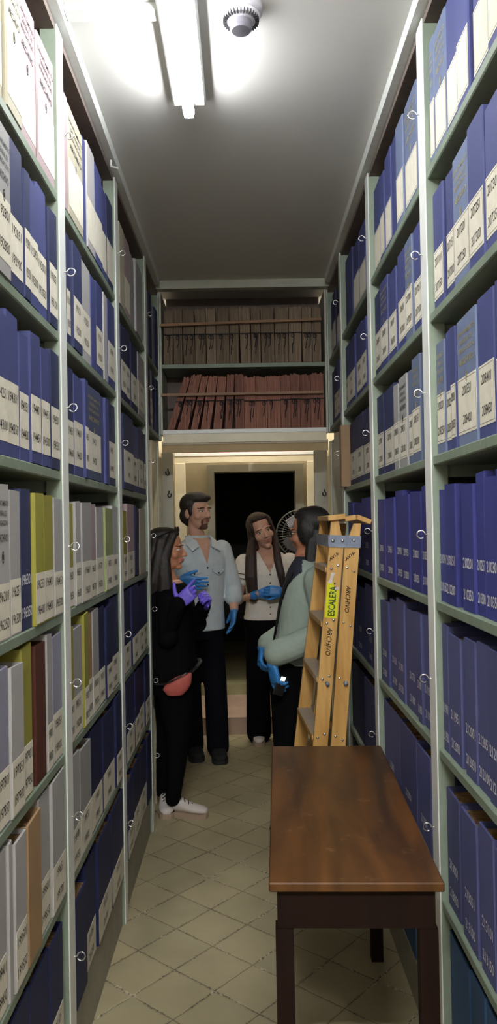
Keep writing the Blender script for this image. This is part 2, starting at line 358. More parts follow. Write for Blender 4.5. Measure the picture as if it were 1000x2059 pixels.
CN = dict(b='blue', e='deep blue', n='navy', d='dark blue', s='faded slate blue', k='dark navy', v='violet blue', u='teal blue', w='white', c='cream', p='pinkish', y='olive yellow', g='green', m='maroon', t='tan', l='lilac grey', o='brown')
ORD = 'first second third fourth fifth sixth seventh eighth ninth tenth'.split()
BAYN = ['near', 'middle', 'far', 'end']
SHELF = ['top', 'second', 'third', 'fourth', 'fifth', 'sixth', 'bottom']
LSTART = [191301, 192801, 194251, 196201, 197801, 199401, 201001]
RSTART = [205001, 206601, 207701, 209651, 211451, 212751, 214201]
BH = [.345, .325, .315, .322, .34, .335, .33]
UZ = Vector((0, 0, 1))
def file_box(side, row, bay, idx, ya, yb, code, num):
    col, flags = code[0], code[1:]
    w = yb-ya; h = BH[row]+random.choice((0, 0, -.012, .012, .006))+random.uniform(-.006, .006)
    ZZ = LZ if side < 0 else RZ; h = min(h, (ZZ[row-1]-ZZ[row]-.034) if row else .40); d = random.uniform(.25, .29)
    x = (PL-.006 if side < 0 else PR+.017)+random.uniform(-.005, .005)
    if col == 't' and side > 0: x = .505; d = .30
    z = (LZ if side < 0 else RZ)[row]+.0008
    lab = CN[col]+' file box'
    n1, n2 = str(num), str(num+49)
    if 'N' in flags: lab += ' stencilled '+n1
    elif 'T' in flags: lab += ' with black print'
    elif 'G' in flags: lab += ' with gilt lettering'
    elif 'L' in flags: lab += ' with paper label'
    lab += ', %s in %s bay, %s shelf, %s rack' % (ORD[idx], BAYN[bay], SHELF[row], 'left' if side < 0 else 'right')
    t = thing('file_box', lab, 'file box', (x, ya if side < 0 else yb, z), 0 if side < 0 else pi,
              'file boxes on the %s shelf of the %s rack' % (SHELF[row], 'left' if side < 0 else 'right'))
    lean = random.choice((0, 0, 0, .012, -.01)) if w > .03 else 0
    if col == 'n' and flags == '' and side < 0 and row == 3: lean = -.22
    t.rotation_euler.x = lean*.4; t.location.z += w*abs(sin(lean*.4))
    c = min(.004, w*.2); th = min(.003, w*.12)
    poly = [(-d, 0), (-c, 0), (0, c), (0, w-c), (-c, w), (-d, w), (-d, w-th), (-.006, w-th), (-.006, th), (-d, th)]
    mb = MB().prism(poly, 0, h); mb.box((-d, th, 0), (-.006, w-th, .003))
    # worn, slightly uneven spine top
    tilt = random.uniform(-.006, .006)
    mb.v = [(a, b, q+(tilt*(b/w-.5) if q > h*.9 else 0)) for a, b, q in mb.v]
    mb.build('cover', BOX[col], t)
    pm = MB(); k = max(2, int(w/.014)); s = (w-2*th-.0006)/k
    for i in range(k):
        pm.box((-d+random.uniform(.002, .012), th+.0003+i*s, .003), (-.0068-random.uniform(0, .006), th+.0003+(i+1)*s, h-random.uniform(.008, .03)))
    pm.build('papers', M['papers'], t)
    dy = Vector((0, 1, 0))
    lw = w-.006
    def spine_text(mb, txt, zc, hh, wid, bold=0.0, xx=.0009, shear=0.0):
        put_text(mb, txt, (xx, (w-wid)/2, zc), dy, UZ, wid, hh, 0, bold, shear)
    if 'L' in flags and w > .028:
        l0 = .004 if (row in (3, 4, 5, 6) and side < 0 and col != 'n') else .030
        lh = .135 if row < 3 else .120
        if row == 0: l0, lh = .028, .145
        lh += random.uniform(-.006, .006)
        mb = MB(); mb.box((.0001, .003, l0), (.0007, w-.003, l0+lh))
        if side > 0 and lw > .04:
            e = .006; q = .0007
            for a, b in (((e, l0+e), (w-e, l0+e+.0012)), ((e, l0+lh-e), (w-e, l0+lh-e+.0012)), ((e, l0+e), (e+.0012, l0+lh-e)), ((w-e-.0012, l0+e), (w-e, l0+lh-e))):
                mb.box((.0006, a[0], a[1]), (.0009, b[0], b[1]), 1)
        lb = mb.build('paper_label', [M['paper_label'], M['border_ink']], t)
        if not (row == 0):
            tm = MB(); tw = min(lw*.84, .072); hh = .023
            spine_text(tm, n1, l0+lh*.68, hh, tw, .006, .0011, .15); tm.build('written_number', M['ink'], lb)
            tm = MB(); spine_text(tm, n2, l0+lh*.17, hh, tw, .006, .0011, .15); tm.build('written_number', M['ink'], lb)
    if 'N' in flags:
        tm = MB(); tw = min(w*.88, .080); hh = .026
        spine_text(tm, n1, .105, hh, tw, .012); tm.build('stencilled_number', M['white_paint'], t)
        tm = MB(); spine_text(tm, n2, .028, hh, tw, .012); tm.build('stencilled_number', M['white_paint'], t)
    if ('G' in flags or 'T' in flags) and w > .04:
        wf = w-.016; nm, mt = ('gilt_lettering', M['gilt']) if 'G' in flags else ('black_lettering', M['ink'])
        for q, s_ in enumerate(('DEPARTAMENTO', 'GENERAL DE', 'IRRIGACION')):
            tm = MB(); spine_text(tm, s_, h*.86-q*.021, .0115, wf*(1, .72, .85)[q], .004); tm.build(nm, mt, t)
        tm = MB(); spine_text(tm, 'ARCHIVO', h*.63, .017, wf*.82, .008); tm.build(nm, mt, t)
        cy, cz = w/2, h*.55
        if 'T' in flags or w > .08:
            R = []; tm = MB()
            for rr in (.0105, .0075):
                R.append([Vector((.0009, cy+rr*.7*cos(a), cz-.006+rr*1.3*sin(a))) for a in [2*pi*i/16 for i in range(16)]])
            o = len(tm.v); tm.add(R[0]+R[1], [(i, (i+1) % 16, 16+(i+1) % 16, 16+i) for i in range(16)])
            tm.add([(.0009, cy-.0035, cz-.011), (.0009, cy+.0035, cz-.011), (.0009, cy+.0035, cz), (.0009, cy-.0035, cz)], [(0, 1, 2, 3)])
            tm.build('crest', mt, t)
    return t
def fill(side, rows, start):
    for r, line in enumerate(rows):
        bays = line.split(' | ') if side < 0 else list(reversed(line.split(' | ')))
        ents = []
        for b, bay in enumerate(bays):
            es = []
            for e in bay.split():
                a, c, k = e.split(','); es.append((float(a), float(c), k))
            es.sort()
            lo = POSTY[b]+.003; hi = POSTY[b+1]-.0745 if b < 3 else POSTY[b+1]
            es = [(max(a, lo), min(c, hi), k) for a, c, k in es]
            # bays: keep neighbours apart
            q = 0; prev = -9; kept = []
            for a, c, k in es:
                a = max(a, prev+.0012)
                if c-a > .012: kept.append((a, c, k)); prev = c
            for a, c, k in kept: ents.append((b, q, a, c, k)); q += 1
        n = len(ents)
        for i, (b, q, a, c, k) in enumerate(ents):
            num = start[r]+50*(i if side < 0 else n-1-i)
            file_box(side, r, b, q, a, c, k, num)
fill(-1, LROWS, LSTART)
fill(1, RROWS, RSTART)
# a few boxes beyond the last post, seen past the rack end
def extra(side, row, ent):
    q = 0
    for a, c, k in ent:
        file_box(side, row, 3, q, a, c, k, 190001+50*q); q += 1
extra(1, 0, [(4.15, 4.27, 'bL'), (4.28, 4.42, 'nL'), (4.43, 4.56, 'nL'), (4.57, 4.70, 'bL')])
extra(1, 1, [(4.15, 4.28, 'n'), (4.29, 4.42, 'bL'), (4.43, 4.56, 'nL'), (4.57, 4.70, 'n')])
extra(-1, 0, [(4.15, 4.25, 'w'), (4.26, 4.38, 'n'), (4.39, 4.52, 'w'), (4.53, 4.68, 'n')])
extra(-1, 1, [(4.15, 4.28, 'n'), (4.29, 4.42, 'wL'), (4.43, 4.56, 'n'), (4.57, 4.70, 'n')])
# ------------------------------------------------------------------ bridging shelves over the passage
def tie(mb, x, y, z, L, m=1):
    pts = [(x+random.uniform(-.004, .004)*i, y-.004-.003*sin(i), z-L*i/5) for i in range(6)]
    mb.tube(pts, .0022, 5, m)
def bundles(x0, x1, y, z, hh, mat, group, desc, leanL=0, n=13, ties=True):
    w = (x1-x0)/n; x = x0
    cuts = [x0]; leans = [leanL*max(0, 1-i/6) if leanL else random.uniform(-.025, .025) for i in range(n)]
    for i in range(n): cuts.append(cuts[-1]+w*random.uniform(.75, 1.25))
    sc = (x1-x0)/(cuts[-1]-x0); cuts = [x0+(c-x0)*sc for c in cuts]
    for i in range(n):
        a, b = cuts[i]+.001, cuts[i+1]-.001-(max(0, leans[i]-leans[i+1])*hh if i < n-1 else 0); W = b-a
        lean = leans[i]
        t = thing('document_bundle', '%s, %s from the left' % (desc, ORD[i] if i < 10 else ('eleventh', 'twelfth', 'thirteenth', 'fourteenth', 'fifteenth')[i-10]), 'bundle', (a, y, z+.0008), 0, group)
        H = hh*random.uniform(.94, 1.0); D = .24
        k = max(3, int(W/.009)); mb = MB(); s = W/k
        for j in range(k):
            yy = random.uniform(0, .010); hj = H-random.uniform(0, .012)
            sh = lean*hj
            p = [(j*s, yy), ((j+1)*s-.0006, yy), ((j+1)*s-.0006, D), (j*s, D)]
            vs = [(q[0], q[1], 0) for q in p]+[(q[0]+sh, q[1], hj) for q in p]
            mb.add(vs, [(3, 2, 1, 0), (4, 5, 6, 7), (0, 1, 5, 4), (1, 2, 6, 5), (2, 3, 7, 6), (3, 0, 4, 7)])
        mb.build('sheets', mat, t)
        if ties:
            tm = MB(); zt = H*.52
            tm.box((lean*zt-.001, -.003, zt), (W+lean*zt+.001, .002, zt+.006))
            for q in range(random.choice((1, 2, 2))):
                xx = W*random.uniform(.2, .8)+lean*zt
                tm.tube([(xx+.006*sin(i*1.3), -.004-.002*(i % 2), zt-random.uniform(.02, .034)*i) for i in range(5)], .0026, 5)
                tm.tube([(xx+.010*cos(a), -.005, zt-.014+.013*sin(a)) for a in [2*pi*i/8 for i in range(8)]], .002, 5, closed=True)
            tm.build('tape_tie', M['cord'], t)
def bridge(name, y, label, zs, x0=-.494, x1=.510, depth=.33, bars=(), posts=True, pm='cream', lint=.055):
    t = thing(name, label, 'shelving', (0, y, zs[0]))
    off = (0, y, zs[0])
    for i, z in enumerate(zs):
        MB().box((x0, y, z-.025), (x1, y+depth, z), ch=.002).build('shelf', M['shelf'] if i else M['strip'], t, off=off)
    MB().box((x0, y+.004, zs[0]-.025-lint), (x1, y+.03, zs[0]-.0255)).build('lintel', M[pm], t, off=off)
    if bars:
        for (za, zb) in bars:
            mb = MB(); A = Vector((x0-.005, y-.012, za)); B = Vector((x1-.02, y-.012, zb))
            mb.tube([A, B], .011, 4, up=(0, .7, .7)); mb.build('retaining_bar', M['bar'], t, off=off)
    if len(zs) > 1:
        MB().box((x0, y+depth, zs[0]), (x1, y+depth+.012, CEIL-.001)).build('back_board', M['back'], t, off=off)
        for xx in (x0-.012, x1):
            MB().box((xx, y, zs[0]-.03), (xx+.012, y+depth, CEIL-.052)).build('side_board', M['greyp'], t, off=off)
    return t
bridge('bridging_shelf', 4.72, 'two-tier bridging shelf above the passage with wooden retaining bars across old bundles', [2.189, 2.592], bars=((2.402, 2.404), (2.83, 2.852)))
bundles(-.485, .49, 4.735, 2.592, .355, M['bundle_g'], 'grey-brown bundles on the upper bridging shelf', 'grey-brown paper bundle on the upper shelf above passage', n=14)
bundles(-.47, .50, 4.735, 2.189, .345, M['bundle_r'], 'red-brown bundles on the lower bridging shelf', 'reddish paper bundle on the lower shelf above passage', leanL=.33, n=14)
bridge('bridging_shelf', 5.55, 'cream lintel shelf of the second frame behind the bridging shelf', [2.207], -.59, .61, .3)
bundles(-.54, .56, 5.565, 2.207, .3, M['bundle_r'], 'dark bundles on the second frame', 'dark paper bundle above the second frame lintel', n=8, ties=False)
bridge('bridging_shelf', 6.2, 'innermost cream lintel shelf just before the dark doorway', [2.18], -.56, .60, .28)
bundles(-.50, .52, 6.215, 2.18, .3, M['bundle_r'], 'dark bundles on the innermost frame', 'dark paper bundle above the innermost lintel', n=8, ties=False)
# passage frames: boards either side
def hook(mb, x, y, z, s=1, m=0):
    mb.tube([(x+.012*s*cos(a), y-.008, z+.016*sin(a)) for a in [radians(q) for q in (100, 160, 200, 240, 280, 320, 360)]]+[(x+.012*s, y-.008, z+.012)], .0045, 6, m)
    mb.tube([(x-.002*s, y, z+.03), (x-.002*s, y-.008, z+.03), (x-.004*s, y-.008, z+.016)], .0045, 6, m)
def passage(name, label, boards, mat, hooks=(), rail=None):
    t = thing(name, label, 'frame', (boards[0][0][0], boards[0][0][1], boards[0][0][2])); off = t.location.copy()
    for a, b, mm in boards: MB().box(a, b, ch=.002).build('board', M[mm], t, off=off)
    for h in hooks:
        mb = MB(); hook(mb, *h); mb.build('coat_hook', M['blackmetal'], t, off=off, smooth=True)
passage('door_frame_upright', 'cream upright boards at the end of the left rack, by the woman in black', [((-.585, 4.47, 0), (-.535, 4.735, 2.105), 'cream'), ((-.535, 4.715, 0), (-.525, 4.76, 2.105), 'greyp')], 'cream')
passage('door_frame_upright', 'grey upright board at the far end of the blue-box rack, beside the ladder top', [((.54, 4.15, 0), (.575, 4.735, 2.105), 'greyp'), ((.53, 4.715, 0), (.54, 4.76, 2.105), 'greyp')], 'greyp')
passage('door_frame_upright', 'grey-green upright with black hooks left of the man', [((-.595, 5.55, 0), (-.513, 5.59, 2.125), 'greyp'), ((-.625, 5.60, 0), (-.59, 5.885, 2.10), 'cream')], 'greyp', [(-.54, 5.55, 1.82, 1), (-.555, 5.55, 1.53, 1), (-.552, 5.55, 1.98, -1)])
passage('door_frame_upright', 'grey-green upright with a black hook behind the ladder', [((.505, 5.55, 0), (.60, 5.59, 2.125), 'greyp'), ((.625, 5.60, 0), (.66, 5.885, 2.10), 'cream')], 'greyp', [(.575, 5.55, 1.81, -1)])
passage('door_frame_upright', 'inner cream upright beside the left jamb of the dark doorway', [((-.56, 6.2, .13), (-.475, 6.24, 2.10), 'cream'), ((-.56, 6.25, .217), (-.53, 6.69, 2.10), 'cream')], 'cream')
passage('door_frame_upright', 'inner cream upright behind the fan beside the doorway', [((.505, 6.2, .13), (.60, 6.24, 2.10), 'cream'), ((.56, 6.25, .217), (.60, 6.69, 2.10), 'cream')], 'cream')
# closed side backs of the cross passage
struct('wall_side_panel_left', MB().box((-.93, 5.66, 0), (-.63, 5.70, CEIL)), M['wall'])
struct('wall_side_panel_right', MB().box((.67, 5.66, 0), (.95, 5.70, CEIL)), M['wall'])

# ------------------------------------------------------------------ ceiling fittings
t = thing('fluorescent_light', 'lit bare fluorescent tube on a ceiling batten', 'ceiling light', (-.15, 2.0, CEIL)); off = t.location.copy()
mb = MB(); mb.box((-.222, 1.36, CEIL-.040), (-.108, 2.64, CEIL-.0005), ch=.006); mb.build('batten', M['trim'], t, off=off)
mb = MB(); mb.tube([(-.166, 1.405, 3.008), (-.166, 2.6, 3.008)], .019, 16); mb.build('tube', M['tube'], t, off=off, smooth=True)
for y in (1.385, 2.605):
    mb = MB(); mb.box((-.182, y-.006, 2.989), (-.150, y+.012, CEIL-.03), ch=.003); mb.build('lamp_holder', M['plast'], t, off=off)
t = thing('smoke_detector', 'round white smoke detector on the ceiling beside the tube', 'smoke detector', (.014, 2.19, CEIL)); off = t.location.copy()
MB().lathe([(.001, 0), (.062, 0), (.062, -.018), (.054, -.022), (.001, -.022)], n=40).build('base', M['plast'], t, smooth=False)
MB().lathe([(.05, -.021), (.055, -.028), (.048, -.040), (.03, -.044), (.001, -.044)], n=40).build('housing', M['plast'], t)
MB().lathe([(.03, -.043), (.033, -.062), (.027, -.07), (.001, -.071)], n=32).build('chamber', M['plastd'], t)
mb = MB()
for i in range(32):
    a = 2*pi*i/32; mb.box((.041, -.0015, -.0455), (.052, .0015, -.030), M4=Matrix.Rotation(a, 4, 'Z'))
mb.build('vent_slots', M['slot'], t)

# unseen fill fixture added behind the camera to brighten people and aisle
t = thing('fluorescent_light', 'unseen twin-tube fill fixture added across the near end of the aisle ceiling', 'ceiling light', (0, -.6, CEIL)); off = t.location.copy()
mb = MB(); mb.box((-.49, -.68, CEIL-.035), (.49, -.46, CEIL-.0005), ch=.006); mb.build('batten', M['trim'], t, off=off)
for y in (-.63, -.51):
    mb = MB(); mb.tube([(-.45, y, 3.026), (.45, y, 3.026)], .019, 16); mb.build('tube', M['fill_tube'], t, off=off, smooth=True)
    for x in (-.46, .46):
        mb = MB(); mb.box((x-.009, y-.018, 3.008), (x+.009, y+.018, CEIL-.035), ch=.003); mb.build('lamp_holder', M['plast'], t, off=off)
# ------------------------------------------------------------------ table
t = thing('table', 'narrow dark mahogany table with worn varnished top', 'table', (.2435, 1.8, 0), radians(-2.4))
MB().box((-.2035, 0, .748), (.2035, 1.1, .77), ch=.003).build('tabletop', M['mahog'], t)
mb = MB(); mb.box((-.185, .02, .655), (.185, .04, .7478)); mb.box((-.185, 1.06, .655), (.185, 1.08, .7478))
mb.box((-.185, .041, .655), (-.165, 1.059, .7478)); mb.box((.165, .041, .655), (.185, 1.059, .7478)); mb.build('apron', M['mahog_shaded'], t)
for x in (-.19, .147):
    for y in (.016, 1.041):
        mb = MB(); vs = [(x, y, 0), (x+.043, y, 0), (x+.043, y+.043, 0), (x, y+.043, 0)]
        mb.box((x, y, 0), (x+.043, y+.043, .655)); mb.build('leg', M['mahog_shaded'], t)
MB().lathe([(.002, 0), (.007, .006), (.011, .014), (.009, .02), (.002, .022)], n=16, M4=Matrix.Translation((-.186, .5, .70)) @ Matrix.Rotation(-pi/2, 4, 'Y')).build('knob', M['blackmetal'], t, smooth=True)

# ------------------------------------------------------------------ stepladder
t = thing('stepladder', 'folded wooden stepladder with a yellow sticker leaning against the blue boxes', 'ladder', (.25, 3.2, 0)); off = t.location.copy()
fr = lambda z: .225+.100*z        # centre line of the near front rail
rr = lambda z: .306+.0898*z       # centre line of the near rear rail
ff = lambda z: .180+.123*z        # the far front rail flares away towards the floor
rf = lambda z: ff(z)+rr(z)-fr(z)
YN = lambda z: 3.188
YF = lambda z: 3.775-.125*z
HW = .030
def hexa(mb, near, far, z0, z1, m=0):
    """near / far: (x0, x1, y) at the two ends"""
    vs = []
    for z in (z0, z1): vs += [(near[0], near[2], z), (near[1], near[2], z), (far[1], far[2], z), (far[0], far[2], z)]
    mb.add(vs, [(3, 2, 1, 0), (4, 5, 6, 7), (0, 1, 5, 4), (1, 2, 6, 5), (2, 3, 7, 6), (3, 0, 4, 7)], m)
def rail(cen, Y, top, cut):
    zc = top-.10; q = HW
    prof = [(cen(0)-q, 0), (cen(0)+q, 0)]
    if cut > 0: prof += [(cen(zc)+q, zc), (cen(top)+q-.030, top), (cen(top)-q, top)]
    else: prof += [(cen(top)+q, top), (cen(top)-q+.030, top), (cen(zc)-q, zc)]
    mb = MB(); n = len(prof)
    vs = [(x, Y(z), z) for x, z in prof]+[(x, Y(z)+.024, z) for x, z in prof]
    mb.add(vs, [tuple(range(n)), tuple(range(2*n-1, n-1, -1))]+[((i+1) % n, i, n+i, n+(i+1) % n) for i in range(n)])
    return mb
R = {}
R['f'] = rail(fr, YN, 1.615, 1).build('front_rail', M['pine'], t, off=off)
R['r'] = rail(rr, YN, 1.60, -1).build('rear_rail', M['pine'], t, off=off)
rail(ff, YF, 1.615, 1).build('front_rail', M['pine'], t, off=off)
rail(rf, YF, 1.60, -1).build('rear_rail', M['pine'], t, off=off)
for z in (.25, .49, .726, .965, 1.195, 1.42):
    c = fr(z); d = ff(z); yf = YF(z)-.0005
    mb = MB(); hexa(mb, (c-HW-.006, c+HW-.004, 3.2125), (d-HW-.006, d+HW-.004, yf), z-.021, z-.0006); hexa(mb, (c-HW-.004, c+HW-.006, 3.2125), (d-HW-.004, d+HW-.006, yf), z-.0006, z+.0006, 1)
    mb.build('step', [M['pine'], M['tread']], t, off=off)
    for (xx, zz) in ((-.014, -.005), (.014, .008)):
        mb = MB(); mb.ell((c+xx, 3.187, z+zz), (.0065, .004, .0065), n=10, k=6); mb.build('bolt', M['metal'], R['f'], off=off, smooth=True)
    c = rr(z); d = rf(z)
    for (xx, zz) in ((-.014, -.002), (.014, -.018)):
        mb = MB(); mb.ell((c+xx, 3.187, z+zz), (.006, .004, .006), n=10, k=6); mb.build('bolt', M['metal'], R['r'], off=off, smooth=True)
    mb = MB(); mb.tube([(c, 3.212, z-.01), (d, yf, z-.01)], .011, 10); mb.build('rung', M['pine'], t, off=off, smooth=True)
for c in (fr(.95)+.005, rr(.94)+.01):
    mb = MB(); mb.tube([(c, 3.188, .945), (c+.004, 3.172, .94)], .008, 8); mb.build('wing_nut', M['bracket'], t, off=off, smooth=True)
# caps
mb = MB(); mb.box((-.036, -.02, 0), (.036, .44, .022), ch=.002, M4=Matrix.Translation((fr(1.62)-.008, 3.19, 1.616)) @ Matrix.Rotation(radians(-6), 4, 'Y')); mb.build('top_cap', M['pine'], t, off=off)
mb = MB(); mb.box((0, -.02, 0), (.046, .44, .02), ch=.002, M4=Matrix.Translation((.414, 3.19, 1.608)) @ Matrix.Rotation(radians(-10), 4, 'Y'))
mb.box((0, -.02, 0), (.062, .44, .02), ch=.002, M4=Matrix.Translation((.4585, 3.19, 1.618)) @ Matrix.Rotation(radians(22), 4, 'Y')); mb.build('rear_cap', M['pine'], t, off=off)
# hinge bracket
mb = MB(); za, zb = 1.505, 1.555
mb.add([(fr(za)-HW-.002, 3.184, za), (rr(za)+HW+.004, 3.184, za-.006), (rr(zb)+HW+.004, 3.184, zb-.008), (fr(zb)-HW-.002, 3.184, zb),
        (fr(za)-HW-.002, 3.1878, za), (rr(za)+HW+.004, 3.1878, za-.006), (rr(zb)+HW+.004, 3.1878, zb-.008), (fr(zb)-HW-.002, 3.1878, zb)],
       [(0, 1, 2, 3), (7, 6, 5, 4), (0, 4, 5, 1), (1, 5, 6, 2), (2, 6, 7, 3), (3, 7, 4, 0)])
hexa(mb, (fr(1.53)-HW-.0055, fr(1.53)-HW-.003, 3.184), (ff(1.53)-HW-.0055, ff(1.53)-HW-.003, YF(1.53)+.02), za, zb)
br = mb.build('hinge_bracket', M['bracket'], t, off=off)
for x in (.362, .402, .449):
    mb = MB(); mb.ell((x, 3.183, 1.53), (.0075, .005, .0075), n=10, k=6); mb.build('bolt', M['metal'], br, off=off, smooth=True)
mb = MB(); mb.ell((fr(1.53)-HW-.007, 3.36, 1.53), (.004, .011, .008), n=10, k=6); mb.build('bolt', M['metal'], br, off=off, smooth=True)
# sticker and hand lettering on the near faces
fd = Vector((.100, 0, 1)).normalized(); fx = Vector((1, 0, -.100)).normalized()
rd = Vector((.0898, 0, 1)).normalized(); rx = Vector((1, 0, -.0898)).normalized()
o = Vector((fr(1.215)-.025, 3.1872, 1.215))
def plate(mb, o, u, v, w, h, y, m=0):
    mb.add([o+Vector((0, y, 0)), o+u*w+Vector((0, y, 0)), o+u*w+v*h+Vector((0, y, 0)), o+v*h+Vector((0, y, 0))], [(0, 1, 2, 3)], m)
st = MB(); st.add([o, o+fx*.05, o+fx*.05+fd*.118, o+fx*.030+fd*.128, o+fx*.022+fd*.150, o+fx*.006+fd*.152, o+fd*.142], [tuple(range(7))])
so = st.build('sticker', M['yellow'], R['f'], off=off)
tm = MB(); put_text(tm, 'ESCALERA -', o+fx*.040+fd*.008-Vector((0, .0006, 0)), fd, -fx, .138, .029, 0, .02); tm.build('printed_word', M['greenink'], so, off=off)
tp = MB(); p = o+fd*.143-Vector((0, .0005, 0)); tp.add([p, p+fx*.018-fd*.002, p+fx*.024+fd*.03, p+fx*.030+fd*.042, p+fx*.012+fd*.044, p+fx*.010+fd*.02], [tuple(range(6))])
p = o+fx*.032+fd*.115-Vector((0, .0007, 0)); tp.add([p, p+fx*.017, p+fx*.018+fd*.016, p+fx*.004+fd*.014], [(0, 1, 2, 3)]); tp.build('torn_paper', M['torn'], so, off=off)
tm = MB(); a = Vector((fr(1.175)-.010, 3.1868, 1.175)); put_text(tm, 'ARCHIVO', a, -fd, fx, .118, .021, 0, .012, .2); tm.build('hand_lettering', M['ink'], R['f'], off=off)
tm = MB(); a = Vector((rr(1.345)-.013, 3.1868, 1.345)); put_text(tm, 'ARCHIVO', a, -rd, rx, .112, .019, 0, .012, .2); tm.build('hand_lettering', M['ink'], R['r'], off=off)
for cen, key in ((fr, 'f'), (rr, 'r')):
    tm = MB(); u = Vector((.78, 0, .62)); v = Vector((-.62, 0, .78)); a = Vector((cen(1.435)-.022, 3.1868, 1.443))
    put_text(tm, '-AV16-', a, u, v, .056, .014, 0, .02, .1); tm.build('hand_lettering', M['ink'], R[key], off=off)
# ------------------------------------------------------------------ people
M['skin_a'] = plain('skin_light', s2l(206, 160, 138), .5, var=.05, nscale=20)
M['skin_b'] = plain('skin_warm', s2l(186, 128, 98), .5, var=.05, nscale=20)
M['lip'] = plain('lips', s2l(172, 106, 94), .5)
M['eyew'] = plain('eye_white', s2l(214, 206, 198), .3)
M['iris'] = plain('dark_iris', (.012, .008, .006), .2)
M['browh'] = plain('brow_hair', (.05, .030, .022), .8)
M['beard'] = plain('short_beard', s2l(104, 72, 56), .9, var=.25, nscale=200)
M['hair_d'] = plain('dark_brown_hair', (.016, .011, .009), .42, var=.5, nscale=4, bump=.5, bscale=8, stretch=(60, 60, 3))
M['hair_k'] = plain('black_hair', (.010, .009, .009), .38, var=.5, nscale=4, bump=.5, bscale=8, stretch=(60, 60, 3))
M['hair_b'] = plain('long_brown_hair', (.030, .014, .011), .42, var=.5, nscale=4, bump=.5, bscale=8, stretch=(60, 60, 3))
M['denim'] = plain('pale_denim', s2l(200, 211, 218), .85, var=.07, nscale=18, bump=1.0, bscale=11, spec=.2)
M['black_cloth'] = plain('black_knit', (.0045, .0045, .005), .95, var=.2, bump=.4, bscale=16, spec=.04)
M['navy_cloth'] = plain('navy_trousers', (.0065, .007, .011), .95, var=.2, bump=.4, bscale=14, spec=.05)
M['blouse'] = plain('cream_blouse', s2l(236, 230, 220), .8, var=.04, bump=.9, bscale=16, spec=.2)
M['hoodie'] = plain('sage_grey_hoodie', s2l(160, 174, 163), .9, var=.07, bump=1.0, bscale=13, spec=.15)
M['navy_vest'] = plain('navy_jersey', (.020, .022, .042), .85, var=.2, bump=.3, bscale=16)
M['gblue'] = plain('blue_nitrile', s2l(56, 132, 206), .42, var=.06, bump=.35, bscale=60)
M['gpurple'] = plain('violet_nitrile', s2l(118, 100, 226), .42, var=.06, bump=.35, bscale=60)
M['coral'] = plain('coral_fabric', s2l(186, 92, 84), .7, var=.06, bump=.2, bscale=60)
M['shoe_w'] = plain('white_leather', s2l(220, 212, 206), .5, var=.04)
M['sole'] = plain('gum_sole', s2l(170, 148, 128), .7)
M['shoe_k'] = plain('black_suede', (.012, .012, .014), .85)
M['screen'] = emit('lit_screen', (.70, .86, 1.0), 2.5)

def organic(mb, name, mats, parent, off, voxel=.006, it=4, paint=None, cut=None):
    o = mb.build(name, mats, parent, off=off)
    md = o.modifiers.new('r', 'REMESH'); md.mode = 'VOXEL'; md.voxel_size = voxel
    sm = o.modifiers.new('s', 'SMOOTH'); sm.iterations = it; sm.factor = .5
    bpy.context.view_layer.update()
    me = bpy.data.meshes.new_from_object(o.evaluated_get(bpy.context.evaluated_depsgraph_get()))
    o.modifiers.clear(); old = o.data; o.data = me; bpy.data.meshes.remove(old); me.name = name
    me.materials.clear()
    for q in (mats if isinstance(mats, (list, tuple)) else [mats]): me.materials.append(q)
    ov = Vector(off)
    if paint or cut:
        idx = []; dele = []
        for p in me.polygons:
            c = p.center+ov
            if cut and cut(c): dele.append(p.index)
            idx.append(paint(c) if paint else 0)
        me.polygons.foreach_set('material_index', idx)
        if dele:
            import bmesh
            bm = bmesh.new(); bm.from_mesh(me); bm.faces.ensure_lookup_table()
            bmesh.ops.delete(bm, geom=[bm.faces[i] for i in dele], context='FACES'); bm.to_mesh(me); bm.free()
    me.polygons.foreach_set('use_smooth', [True]*len(me.polygons)); me.update()
    return o
def erings(mb, M4, rows, n=28, grow=0.0, m=0):
    R = []
    for row in rows:
        z, rx, ry = row[:3]; cx, cy = (row[3], row[4]) if len(row) > 3 else (0, 0)
        rx += grow; ry += grow
        ring = []
        for i in range(n):
            a = 2*pi*i/n; ca, sa = cos(a), sin(a); e = .82
            ring.append(M4 @ Vector((cx+rx*math.copysign(abs(ca)**e, ca), cy+ry*math.copysign(abs(sa)**e, sa), z)))
        R.append(ring)
    mb.rings(R, m)
def head_mat(c, yaw, nod=0, roll=0, s=1.0):
    return Matrix.Translation(c) @ Matrix.Rotation(radians(yaw), 4, 'Z') @ Matrix.Rotation(radians(roll), 4, 'Y') @ Matrix.Rotation(radians(nod), 4, 'X') @ Matrix.Scale(s, 4)
